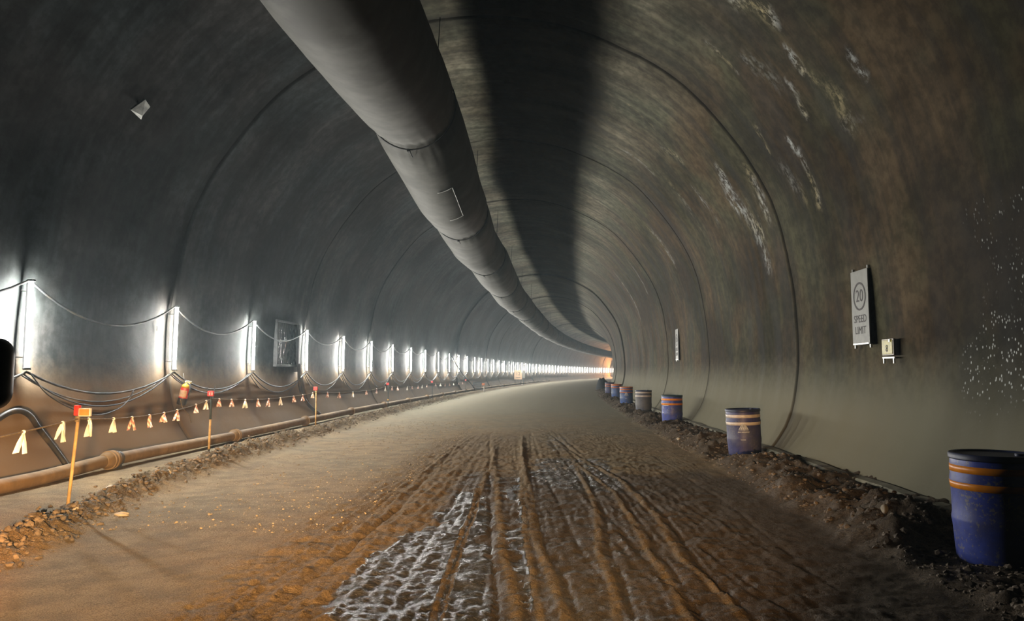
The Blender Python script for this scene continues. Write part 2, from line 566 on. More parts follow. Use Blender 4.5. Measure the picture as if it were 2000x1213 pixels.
STROKES = [  # lime streaks on the vault: (s, arc) -> (s, arc), half width, strength
    (10.23, 4.42, 9.89, 4.9, .13, 1.0), (10.19, 5.40, 10.19, 5.75, .07, 1.0), (11.8, 4.32, 11.79, 4.95, .05, .6),
    (10.73, 5.72, 10.87, 6.25, .055, 1.0), (10.13, 5.86, 9.83, 6.43, .06, .8), (9.11, 6.1, 9.07, 6.43, .05, .8),
    (12.61, 5.86, 12.72, 6.25, .06, .9), (11.86, 6.33, 11.74, 6.64, .06, 1.0), (11.74, 6.6, 11.81, 7.52, .07, 1.0),
    (17.05, 4.53, 16.74, 4.95, .09, .6), (15.19, 5.86, 15.62, 6.53, .12, 1.0), (15.47, 6.43, 14.96, 7.32, .22, .75),
    (14.05, 6.33, 14.11, 7.2, .16, .8), (14.96, 7.32, 14.92, 8.04, .13, .6), (19.11, 3.51, 19.09, 4.53, .05, .5),
    (16.02, 3.08, 16.47, 4.05, .04, .45), (9.94, 6.33, 9.86, 6.8, .16, .45), (12.6, 6.6, 12.3, 7.3, .12, .35),
    (17.4, 5.6, 17.2, 6.6, .10, .45), (18.6, 5.0, 18.8, 6.4, .12, .35), (30.6, 5.2, 30.9, 6.8, .08, .7),
    (36.1, 5.0, 36.2, 7.6, .10, .9), (23.6, 5.2, 23.5, 6.6, .14, .4), (11.2, 5.0, 11.0, 5.6, .14, .3)]


def build_lining():
    s = list(np.arange(-12, 2, .35)) + list(np.arange(2, 30, .07)) + list(np.arange(30, 62, .16)) + list(np.arange(62, 238, .5))
    for j in JOINTS:
        w = .03 if j < 30 else (.035 if j < 80 else .07)
        s += [j - 2.2 * w, j - w, j - .4 * w, j + .4 * w, j + w, j + 2.2 * w]
    s = np.unique(np.round(np.array([x for x in s if -12 <= x <= 238]), 4))
    T = 12.2
    t = np.linspace(-T, T, 297)
    S, TT = np.meshgrid(s, t, indexing='ij')
    u, z, nu, nz = prof(TT)
    jr = np.array(JOINTS)
    seg = np.searchsorted(jr, S)
    segr = rng.random(60)[seg % 60]
    d = np.abs(S[..., None] - jr[None, None, :]).min(-1)
    w = np.where(S < 30, .03, np.where(S < 80, .035, .07))
    j = np.clip(1.15 - d / w, 0, 1)
    disp = j * .035 + (segr - .5) * .09 + (fbm(S * .5, TT * .5 + 40, 3) - .5) * .07 + (fbm(S * 2.2 + 9, TT * 1.4, 3) - .5) * .014
    # formwork panel lines
    disp += .006 * (np.abs(((TT + 100) % 1.6) - .8) < .03)
    U = u + nu * disp; Z = z + nz * disp
    V = W(U, S, Z)
    stain = np.zeros_like(S)
    nz1 = fbm(S * 5, TT * 3, 4)
    for a, b, c, e, wd, k in STROKES:
        dx, dy = c - a, e - b; q = np.clip(((S - a) * dx + (TT - b) * dy) / (dx * dx + dy * dy), 0, 1)
        dd = np.hypot(S - a - q * dx, TT - b - q * dy) + (nz1 - .5) * wd * 3.0
        stain = np.maximum(stain, k * (1 - sstep(-wd * .2, wd * 1.9, dd)))
    speck_shade = .62 * sstep(8.9, 7.9, S) * sstep(7.6, 8.6, TT) * sstep(11.0, 9.9, TT) + .42 * sstep(9.8, 8.4, S) * sstep(9.6, 10.3, TT)  # mask for white specks and the painted dimming of the near right wall
    speck_shade *= sstep(4, 5.5, S)
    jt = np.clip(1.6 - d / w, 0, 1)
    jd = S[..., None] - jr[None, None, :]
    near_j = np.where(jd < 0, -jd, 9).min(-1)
    jt = np.maximum(jt, .5 * sstep(.32, .03, near_j + .25 * (nz1 - .5)))  # soft shade band painted along the near side of each joint
    nc = len(t)
    F = grid_faces(len(s), nc)
    cuts = {'wall_left': (-T, -7.3), 'ceiling': (-7.3, 7.3), 'wall_right': (7.3, T)}
    ci = {k: (int(np.argmin(abs(t - a))), int(np.argmin(abs(t - b)))) for k, (a, b) in cuts.items()}
    for k, (a, b) in ci.items():
        sub = slice(a, b + 1); n = b - a + 1
        fl = grid_faces(len(s), n)
        uv = np.stack([S[:, sub].ravel(), TT[:, sub].ravel()], 1)
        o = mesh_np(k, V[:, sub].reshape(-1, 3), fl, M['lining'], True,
                    {'stain': stain[:, sub], 'speck_shade': speck_shade[:, sub], 'joint_shade': jt[:, sub]}, uv)
        props(o, kind='structure')
        # outer skin so the lining is a thick shell
        md = o.modifiers.new('thickness', 'SOLIDIFY'); md.thickness = .02; md.offset = 0
        o.modifiers.remove(md)
    # end bulkheads close the bore beyond the bend and behind the vehicle
    for nm, ss in (('wall_back', -12.0), ('wall_front', 238.0)):
        tt = np.linspace(-T, T, 80); uu, zz, _, _ = prof(tt)
        vv = np.vstack([W(uu, ss, zz), W(UC, ss, 2.0)[None]])
        fs = [(i, i + 1, 80) for i in range(79)] + [(79, 0, 80)]
        props(mesh_np(nm, vv, fs, M['lining'], False, {'stain': np.zeros(81), 'speck_shade': np.zeros(81), 'joint_shade': np.zeros(81)},
                      np.stack([uu.tolist() + [0], zz.tolist() + [2]], 1)), kind='structure')


build_lining()


def berm_u(s):
    return np.interp(s, [2, 6.5, 7.7, 9, 11, 14, 18, 27, 40, 60], [-3.9, -4.45, -4.72, -4.95, -5.15, -5.3, -5.38, -5.6, -5.75, -5.8])


LINES = [  # tyre ruts and ridges along the mud: [(s,u)...], half width, depth (+ up)
    ([(3.5, -1.66), (5.4, -1.62), (7.0, -1.55), (8.4, -1.51), (11, -1.6), (13.1, -1.6), (17, -1.8)], 0.022, -0.022),
    ([(3.5, -1.78), (5.4, -1.73), (7.0, -1.65), (8.4, -1.6), (11, -1.68), (14, -1.7)], 0.031, 0.017),
    ([(3.5, -1.44), (6.7, -1.41), (8.1, -1.4), (10.9, -1.32), (13.5, -1.2)], 0.034, 0.019),
    ([(3.5, -1.36), (6.2, -1.31), (7.3, -1.16), (8.1, -.98), (9.7, -.93)], 0.019, -0.012),
    ([(3.5, -1.9), (4.6, -1.9), (7.8, -1.84), (10.9, -1.84), (15.4, -1.81)], 0.019, -0.011),
    ([(3.5, -.17), (4.65, -.21), (6.14, -.33), (9.1, -.55), (18, -1.19)], 0.017, -0.028),
    ([(3.5, .0), (4.6, -.1), (6.1, -.24), (9.1, -.45), (16.6, -1.0)], 0.037, 0.025),
    ([(3.5, .28), (4.6, .21), (6.7, .03), (9.1, -.1), (18, -.41)], 0.031, 0.022),
    ([(3.5, .36), (4.6, .30), (6.7, .10), (9.1, -.03), (18, -.32)], 0.015, -0.019),
    ([(3.5, 1.42), (5.1, 1.35), (6.2, 1.29), (8, 1.37), (10.7, 1.25), (14.1, .71), (19, .2)], 0.019, -0.031),
    ([(3.5, 1.34), (5.1, 1.27), (6.2, 1.21), (8, 1.28), (10.7, 1.16), (14.1, .63)], 0.031, 0.019),
    ([(3.5, .58), (4.7, .61), (6.35, .65), (8.4, .77), (12.8, .71)], 0.019, -0.025),
    ([(3.5, .5), (4.7, .52), (6.35, .56), (8.4, .68), (12.8, .62)], 0.031, 0.019),
    ([(3.5, .95), (5, .95), (7, 1.0), (9.5, .98), (13, .6)], 0.031, 0.019),
    ([(3.5, 1.02), (5, 1.03), (7, 1.08), (9.5, 1.05), (13, .66)], 0.015, -0.025),
    ([(3.5, -.62), (5, -.66), (7.5, -.7), (10, -.8)], 0.019, 0.011),
    ([(3.5, -.95), (5, -.9), (7.5, -.78), (9, -.75)], 0.019, 0.009),
    ([(3.5, 1.75), (6, 1.8), (9, 1.9), (14, 1.75)], 0.031, 0.009),
    ([(3.5, 2.15), (6, 2.1), (9, 2.2), (14, 2.1)], 0.019, -0.010),
]
for _k in range(26):  # fainter tyre lines between the main ones, fanning slightly toward the viewer
    _a = -2.1 + 4.5 * rng.random(); _b = _a * .55 - .62 + .2 * rng.random(); _e = 12 + 8 * rng.random()
    LINES.append(([(3.5, _a), (8, _a * .82 - .2), (_e, _b)], .014 + .016 * rng.random(), (.008 + .012 * rng.random()) * (1 if rng.random() < .5 else -1)))


DRUM_US = [(3.68, 6.12), (3.70, 13.5), (3.76, 21.6), (3.66, 27.6), (3.62, 34.3), (3.74, 43.0), (3.66, 50.0)]


def floor_fields(u, s):
    nA = fbm(u * 1.3, s * 1.3, 4); nB = fbm(u * 6 + 3, s * 6, 4); nC = fbm(u * 22, s * 22 + 7, 3)
    z = (fbm(u * .5 + 30, s * .25, 3) - .5) * .03
    near = sstep(40, 18, s)
    z = z + (nB - .5) * .012
    # left shelf, carried up toward the wall
    z = z + .12 * sstep(-4.9, -5.5, u - (berm_u(s) + 4.9) * .6)
    ub = berm_u(s)
    db = (u - ub) / (.26 + .1 * (fbm(s * .9, s * 0 + 3, 2) - .5))
    rb = np.exp(-db * db)
    hb = .15 * sstep(4, 7, s) * (.45 + 1.1 * fbm(s * 1.5, u * 2, 3)) * np.interp(s, [0, 15, 40, 90], [1, 1, .7, .3])
    z = z + rb * hb * (.6 + 1.3 * (nC - .2)) + rb * (nB - .5) * .06 * sstep(4, 7, s)
    rub = rb * (.6 + .8 * nB)
    # right bank of muddy spoil against the wall
    e = 2.72 + (fbm(s * .7, s * 0 + 9, 3) - .5) * .5 + np.interp(s, [0, 60, 90], [0, .2, .5])
    b = sstep(e, e + .55, u) * (1 - .3 * sstep(3.75, 4.15, u))
    fade = np.interp(s, [-12, 60, 120], [1, .9, .35])
    z = z + b * fade * (np.interp(s, [0, 12, 20], [.17, .17, .11]) + .24 * (fbm(u * 2.0, s * 1.8, 3) - .4) + .20 * (nB - .45) + .07 * (nC - .4))
    for du, ds in DRUM_US:   # the drums stand in hollows trodden into the bank
        w = sstep(.85, .42, np.hypot(u - du + .12, (s - ds + .25) * .75))
        z = z * (1 - w) + w * (.02 + .05 * (nB - .4))
    bermf = sstep(e - .15, e + .35, u)
    # ruts
    mask = sstep(20, 13, s)
    mud = np.zeros_like(u)
    for pts, hw, dep in LINES:
        p = np.array(pts); uc = np.interp(s, p[:, 0], p[:, 1]); smax = p[-1, 0]
        uc = uc + (fbm(s * 1.1, s * 0 + abs(dep) * 900, 3) - .5) * .07
        g = np.exp(-((u - uc) / hw) ** 2) * sstep(smax + 1, smax - 3, s)
        amp = .55 + .9 * fbm(s * 2.3 + hw * 100, s * 0 + dep * 50, 3)
        z = z + g * dep * amp * (.45 + .5 * nC)
        if dep > .016: mud = np.maximum(mud, g * .8)
    # fine tread lines running with the ruts
    k = np.interp(s, [3, 20], [0, -1.0])
    uw = u - k * .55
    band = sstep(-2.5, -2.1, u) * (.45 + .55 * sstep(2.4, 1.4, u)) * sstep(24, 12, s)
    z = z + band * .004 * np.sin(uw * 2 * math.pi / .085 + 14 * (nA - .5)) * sstep(.45, .62, fbm(u * 2.5 + 60, s * .5, 3))
    z = z + band * (nC - .5) * .034 + band * (nB - .5) * .035
    # masks (edges broken up by noise)
    u0, s0_ = u, s
    u = u + (fbm(u * 3.1 + 5, s * 1.6, 4) - .5) * .42 + (nC - .5) * .12
    s = s + (fbm(u0 * 2.2 + 9, s0_ * 2.0 + 4, 4) - .5) * 2.2
    mudb = sstep(-3.0, -1.7, u + .25 * (nA - .5)) * sstep(-.1, -.7, u) * sstep(23, 15, s)
    mudb = np.maximum(mudb * .75, mud * sstep(20, 12, s) * sstep(.35, .6, nB + .1))
    mudb = np.maximum(mudb, .5 * sstep(-1.4, -.6, u) * sstep(1.8, .6, u) * sstep(25, 17, s) * sstep(8, 12, s))
    damp = sstep(-1.3, -.9, u - .15 * (nA - .5)) * sstep(13, 10.5, s + 1.5 * (nA - .5)) * (1 - mud)
    damp = np.maximum(damp * .75, .3 * sstep(.2, 1.0, u) * sstep(30, 12, s))
    damp = np.maximum(damp, .2 * sstep(.8, 2.6, u))
    # puddled tracks
    uL = np.interp(s, [3, 4.6, 6.2, 7.3, 8.1, 9.7], [-1.3, -1.28, -1.3, -1.12, -.95, -.93])
    uR = np.interp(s, [3, 4.6, 6.1, 9.1, 9.9], [-.2, -.27, -.35, -.56, -.88])
    w1 = sstep(uL - .12, uL + .12, u) * sstep(uR + .08, uR - .12, u) * sstep(10, 9.5, s)
    w2 = sstep(.07, .03, np.abs(u - np.interp(s, [5, 5.9, 10.6], [-.06, -.1, -.29]))) * sstep(4, 6, s) * sstep(11, 10.5, s)
    w3 = .58 * sstep(-.2, .0, u) * sstep(1.35, 1.1, u) * sstep(9.2, 10, s) * sstep(13.8, 12.8, s)
    w4 = .45 * sstep(.3, .45, u) * sstep(1.3, 1.0, u) * sstep(9.5, 8, s)
    w5 = .5 * sstep(.0, .2, u) * sstep(.9, .6, u) * sstep(14, 15, s) * sstep(19, 17.5, s)
    wet = np.maximum.reduce([w1 * .9, w2 * .9, w3, w4, w5])
    wet = wet * (1 - .8 * mud)
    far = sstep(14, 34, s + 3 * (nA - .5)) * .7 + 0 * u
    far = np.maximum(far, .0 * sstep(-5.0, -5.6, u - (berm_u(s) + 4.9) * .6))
    return z, dict(mud=mudb, damp=damp, wet=wet, far=far, berm=bermf, rubbly=rub * sstep(4, 7, s))


def floor_z(u, s):
    return float(floor_fields(np.array([float(u)]), np.array([float(s)]))[0][0])


def build_floor():
    s = list(np.arange(-12, 3, .4)); x = 3.0
    while x < 238: s.append(x); x += max(.022, x * .0052)
    s.append(238.0); s = np.array(s)
    u = np.concatenate([np.arange(-6.55, -2.6, .04), np.arange(-2.6, 2.6, .0235), np.arange(2.6, 4.5, .034)])
    S, U = np.meshgrid(s, u, indexing='ij')
    z, at = floor_fields(U, S)
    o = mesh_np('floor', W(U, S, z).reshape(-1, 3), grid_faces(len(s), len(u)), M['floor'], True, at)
    props(o, kind='structure')


build_floor()


def ico():
    bm = bmesh.new(); bmesh.ops.create_icosphere(bm, subdivisions=1, radius=1)
    v = np.array([p.co[:] for p in bm.verts]); f = np.array([[q.index for q in g.verts] for g in bm.faces]); bm.free()
    return v, f


IV, IF = ico()


def rocks(name, label, cat, us, ss, sizes, mat, sink=.25):
    n = len(us); zz = floor_fields(np.array(us, float), np.array(ss, float))[0]
    base = W(np.array(us), np.array(ss), zz)
    V = np.empty((n, len(IV), 3)); 
    for i in range(n):
        a = rng.random() * 6.28; c, q = math.cos(a), math.sin(a)
        sc = np.array([rng.uniform(.7, 1.3), rng.uniform(.6, 1.1), rng.uniform(.45, .85)]) * sizes[i]
        p = IV * sc * rng.uniform(.75, 1.2, (len(IV), 1))
        V[i, :, 0] = p[:, 0] * c - p[:, 1] * q + base[i, 0]; V[i, :, 1] = p[:, 0] * q + p[:, 1] * c + base[i, 1]
        V[i, :, 2] = p[:, 2] + base[i, 2] + sizes[i] * sink
    F = (IF[None] + (np.arange(n) * len(IV))[:, None, None]).reshape(-1, 3)
    o = mesh_np(name, V.reshape(-1, 3), F, mat, False)
    return props(o, label, cat, kind='stuff')


n = 7000
ss = 5 + 40 * rng.random(n) ** 1.8
rocks('rubble', 'loose brown rubble ridge along the left road edge under the streamer rope', 'rubble',
      berm_u(ss) + rng.normal(0, .15, n), ss, .008 + .03 * rng.random(n) ** 2.6, M['rock'])
n = 6500
ss = 4.5 + 50 * rng.random(n) ** 1.6
uu = 2.85 + 1.25 * rng.random(n)
rocks('muddy_rubble', 'dark muddy rubble bank at the foot of the right wall around the drums', 'rubble',
      uu, ss, .008 + .034 * rng.random(n) ** 2.6, M['darkrock'], .0)
n = 4200
ss = 7 + 16 * rng.random(n) ** 1.1
rocks('gravel', 'fine pale gravel scattered over the left half of the road', 'gravel',
      -4.6 + 2.9 * rng.random(n) ** .8 + 0 * ss, ss, .004 + .012 * rng.random(n) ** 3, M['gravelrock'], .3)


def stone(label, u, s, size, mat='palerock'):
    bm = bmesh.new(); bmesh.ops.create_icosphere(bm, subdivisions=3, radius=1)
    k = rng.random() * 50
    for p in bm.verts:
        c = p.co; f = .75 + .5 * float(vnoise(np.array(c.x * 1.4 + k + 10), np.array(c.y * 1.4 + c.z * 1.1 + 20)))
        p.co = Vector((c.x * size[0], c.y * size[1], c.z * size[2])) * f
    me = bpy.data.meshes.new('stone'); bm.to_mesh(me); bm.free(); me.materials.append(M[mat])
    o = bpy.data.objects.new('stone', me); COL.objects.link(o)
    o.location = Wv(u, s, floor_z(u, s) + size[2] * .45); props(o, label, 'stone')


stone('pale upright stone on the left rubble ridge between the first two stakes', -5.02, 10.1, (.035, .03, .06))
stone('rounded brown stone on the rubble ridge just right of the nearest stake', -4.95, 8.6, (.06, .05, .04))
stone('flat pale stone at the road side of the rubble below the nearest stake', -4.32, 7.75, (.07, .05, .025))
stone('small tan stone beside the foot of the nearest stake', -4.66, 7.5, (.035, .03, .03))
stone('pale pebble on the right bank below the orange banded drum', 3.0, 16.2, (.04, .04, .035))
stone('pale stone on the dark bank left of the nearest blue drum', 3.25, 7.1, (.035, .03, .04))
stone('small light stone on the dark bank between the two nearest drums', 3.1, 8.7, (.035, .03, .03))

# kerb strip along the right wall foot
kb = []
ks = np.arange(-6, 110, .5)
for i, q in enumerate(ks):
    for du, dz in ((-.13, -.1), (-.13, .0), (-.10, .03), (.03, .04), (.12, -.1)):
        kb.append(W(4.16 + du + .012 * math.sin(q * 1.7), q, .14 + dz + .01 * math.sin(q * 2.9)))
props(mesh_np('trim_1', np.array(kb), grid_faces(len(ks), 5), M['kerb'], False), kind='structure')

# ================================================================== LAMPS
LAMP_S = [-2.0, 2.0, 5.85, 9.62, 13.55, 17.25, 21.1, 24.8, 28.6, 32.3, 36.2, 39.9, 43.9, 47.7]
while LAMP_S[-1] < 226: LAMP_S.append(LAMP_S[-1] + 3.8)
LAMP_U = -6.76
LZ0, LZ1 = 1.54, 2.75
LAMP_S = [q for q in LAMP_S if q > 8.0]


def make_lamp():
    r = empty('tube_lamp', (0, 0, 0)); h = LZ1 - LZ0
    MB().box((-.035, 0, h / 2), (.035, .05, h - .02), bev=.006).build('housing', M['alu'], r)
    # half-round diffuser facing the road
    v = []; f = []; n = 8; zs = (.03, h - .03)
    for z in zs:
        for k in range(n + 1):
            a = -math.pi * .22 + math.pi * .44 * k / n
            v.append((-.022 + .046 * math.cos(a), .046 * math.sin(a), z))
    for k in range(n): f.append((k, k + 1, n + 2 + k, n + 1 + k))
    f.append(tuple(range(n + 1))[::-1]); f.append(tuple(range(n + 1, 2 * n + 2)))
    MB().add(v, f).build('diffuser', M['lamp'], r)
    for z in (.012, h - .012): MB().box((0, 0, z), (.075, .075, .03), bev=.008).build('end_cap', M['cap'], r)
    for z in (.16, h - .16): MB().tube([(-.05, 0, z), (-.17, 0, z + .01)], .006, 6).build('bracket', M['steel'], r)
    return r


ORD = ['first', 'second', 'third', 'fourth', 'fifth', 'sixth', 'seventh', 'eighth', 'ninth', 'tenth', 'eleventh', 'twelfth',
       'thirteenth', 'fourteenth', 'fifteenth', 'sixteenth', 'seventeenth', 'eighteenth', 'nineteenth', 'twentieth']
lamp0 = make_lamp(); note_kids(lamp0)
vis = 0
for i, q in enumerate(LAMP_S):
    o = lamp0 if i == 0 else copy_tree(lamp0)
    o.location = Wv(LAMP_U, q, LZ0); o.rotation_euler = (random.uniform(-.012, .012), random.uniform(-.01, .01), -float(heading(q)) - .10 + random.uniform(-.05, .05))
    k = i
    if k == 0: lab = 'tallest lit tube lamp at the left edge, beside the vehicle mirror'
    elif k == 1: lab = 'lit tube lamp on the left wall directly above the red fire extinguisher'
    elif k == 2: lab = 'lit tube lamp on the left wall just left of the black plastic niche'
    elif k == 3: lab = 'lit tube lamp on the left wall just right of the black plastic niche'
    elif k < 18: lab = ORD[k] + ' lit white tube lamp from the left in the row along the left wall'
    elif q < 84: lab = 'small lit tube lamp in the row just before the boxed notice board'
    else: lab = 'tiny lit tube lamp in the merging far end of the left wall row'
    props(o, lab, 'lamp', 'tube lamps along the left wall')


# ================================================================== CABLES
def span_path(u0, z0, sags, seed, u_off=0.0, step=12, s0=None):
    r = random.Random(seed); pts = []
    ls = [1.9, 5.8] + LAMP_S
    for i in range(len(ls) - 1):
        a, b = ls[i], ls[i + 1]
        if a > 150: break
        sg = sags[i] if i < len(sags) else r.uniform(min(sags), max(sags))
        m = step if a < 60 else 6
        for k in range(m):
            t = k / m
            pts.append(Wv(u0 + u_off - .03 * math.sin(math.pi * t), a + (b - a) * t, z0 - sg * 4 * t * (1 - t) ** (1 + .0) * (1 if True else 0)))
    return pts


def cable(name, pts, r, label, mat='cable', cat='cable', group=None, n=7):
    base = pts[0]
    mb = MB().tube([Vector(p) - base for p in pts], r, n)
    o = mb.build(name, M[mat], None, True); o.location = base
    return props(o, label, cat, group)


cable('power_cable', span_path(LAMP_U - .03, LZ1 - .01, [.45, .45, .48, .42, .40, .36, .42, .38, .35, .3], 1), .017,
      'grey power cable looping between the tops of the tube lamps')
cable('power_cable', span_path(LAMP_U + .00, LZ0 - .03, [.3, .32, .34, .36, .38, .40, .46, .4, .42, .35], 2), .017,
      'topmost dark cable sagging between the lower ends of the tube lamps')
cable('power_cable', span_path(LAMP_U - .05, LZ0 - .05, [.42, .45, .52, .42, .50, .55, .62, .6, .55, .5], 3), .013,
      'thinner dark cable sagging just below the topmost lower cable')
cable('power_cable', span_path(LAMP_U - .09, LZ0 - .06, [.5, .5, .44, .40, .62, .62, .7, .72, .6, .7], 4), .011,
      'lowest thin cable sagging under the lamp row on the left wall')


def free_cable(pts, r, label, mat='cable', name='loose_cable', cat='cable', n=8, sub=5):
    P_ = [np.array(p, float) for p in pts]; P_ = [2 * P_[0] - P_[1]] + P_ + [2 * P_[-1] - P_[-2]]
    out = []
    for i in range(1, len(P_) - 2):
        a, b, c, d = P_[i - 1:i + 3]
        for k in range(sub):
            t = k / sub
            out.append(.5 * (2 * b + (c - a) * t + (2 * a - 5 * b + 4 * c - d) * t * t + (3 * b - a - 3 * c + d) * t ** 3))
    out.append(P_[-2])
    return cable(name, [Wv(*p) for p in out], r, label, mat, cat, n=n)


free_cable([(-6.72, 9.65, 1.48), (-6.68, 9.95, 1.2), (-6.6, 10.4, .98), (-6.55, 10.9, .87), (-6.6, 11.5, .93), (-6.66, 11.9, 1.06), (-6.7, 12.1, 1.2)], .010,
           'thin loose cable hanging in a deep loop behind the nearest stake top')
free_cable([(-6.35, 8.3, .13), (-6.5, 8.5, .5), (-6.55, 8.72, .82), (-6.55, 8.95, .97), (-6.55, 9.2, 1.02), (-6.55, 9.42, .95), (-6.55, 9.62, .76), (-6.5, 9.85, .5), (-6.42, 9.98, .28), (-6.36, 10.03, .13)], .036,
           'thick black hose arching out of the ground below the leftmost lamp', 'black', 'hose', 'hose', 10)
free_cable([(-6.8, 20.55, 1.75), (-6.79, 20.58, 1.3), (-6.76, 20.65, 1.0), (-6.7, 20.8, .75), (-6.6, 21.1, .5), (-6.4, 21.3, .3)], .045,
           'black cable conduit dropping from the plastic covered niche to the pipe', 'black', 'conduit', 'conduit', 9)
free_cable([(-6.7, 13.7, 1.0), (-6.66, 13.72, .85), (-6.6, 13.85, .7), (-6.62, 14.0, .55)], .008,
           'frayed rope end hanging below the red fire extinguisher', 'rope', 'rope_end', 'rope')
free_cable([(-6.75, 14.9, 1.2), (-6.72, 15.0, 1.0), (-6.72, 15.1, .98), (-6.73, 15.2, 1.22)], .010,
           'short cable tail dangling right of the red fire extinguisher')
free_cable([(-6.55, 47.0, 2.6), (-6.3, 49.5, 1.6), (-5.95, 52.0, .7), (-5.8, 53.2, .25)], .03,
           'dark diagonal cable slanting down the far left wall to the small blue panel', 'black', 'stay_cable')


# ================================================================== WALL NICHE
def build_niche():
    s0, s1, z0, z1 = 19.05, 20.55, 1.72, 2.84
    um = (wall_u(z0, -1) + wall_u(z1, -1)) / 2
    r = thing('covered_niche', 'rectangular wall niche covered with crinkled black plastic sheet between two lamps', 'niche', um, (s0 + s1) / 2, z0)
    L, H = s1 - s0, z1 - z0
    t = .1
    for nm, c, d in (('frame_rail', (.03, 0, -.03), (t, L + .12, .06)), ('frame_rail', (.03, 0, H + .03), (t, L + .12, .05)),
                     ('frame_post', (.03, -L / 2 - .02, H / 2), (t, .05, H)), ('frame_post', (.05, L / 2 + .06, H / 2 - .1), (t + .06, .13, H + .2))):
        MB().box(c, d, bev=.006).build(nm, M['frame'], r)
    ny, nz = 60, 50
    Y, Z = np.meshgrid(np.linspace(-L / 2, L / 2, ny), np.linspace(0, H, nz), indexing='ij')
    w = np.abs(fbm(Y * 5, Z * 2.2, 4) - .5) * .22 + np.abs(fbm(Y * 13 + 5, Z * 4, 3) - .5) * .06
    X = .03 + w * (.25 + .75 * sstep(-.1, .6, Y)) 
    mesh_np('plastic_sheet', np.stack([X, Y, Z], -1).reshape(-1, 3), grid_faces(ny, nz), M['plastic'], True, parent=r)


build_niche()

# ================================================================== DUCT
STRAP_S = [-3.4, 4.75, 12.9, 21.0, 29.1, 37.3, 45.4, 53.6, 61.7, 69.8, 78, 86, 94, 102, 110, 118, 126, 134, 142, 150]


def duct_c(s):
    u = np.interp(s, [-12, 5, 8, 10, 12.9, 16, 21, 26, 30, 37, 42, 50, 60, 75, 100, 150, 238], [-2.4, -2.36, -2.32, -2.28, -2.24, -2.22, -2.31, -2.48, -2.3, -2.33, -2.36, -2.3, -2.2, -2.25, -2.3, -2.3, -2.3])
    z = np.interp(s, [-12, 5, 8, 10, 12.9, 14, 16, 18, 21, 25, 29.1, 33, 37.3, 42, 50, 60, 238], [6.1, 6.1, 6.09, 6.16, 6.3, 6.24, 6.1, 6.02, 6.12, 6.22, 6.16, 6.1, 6.12, 6.03, 6.1, 6.0, 6.05])
    return u, z


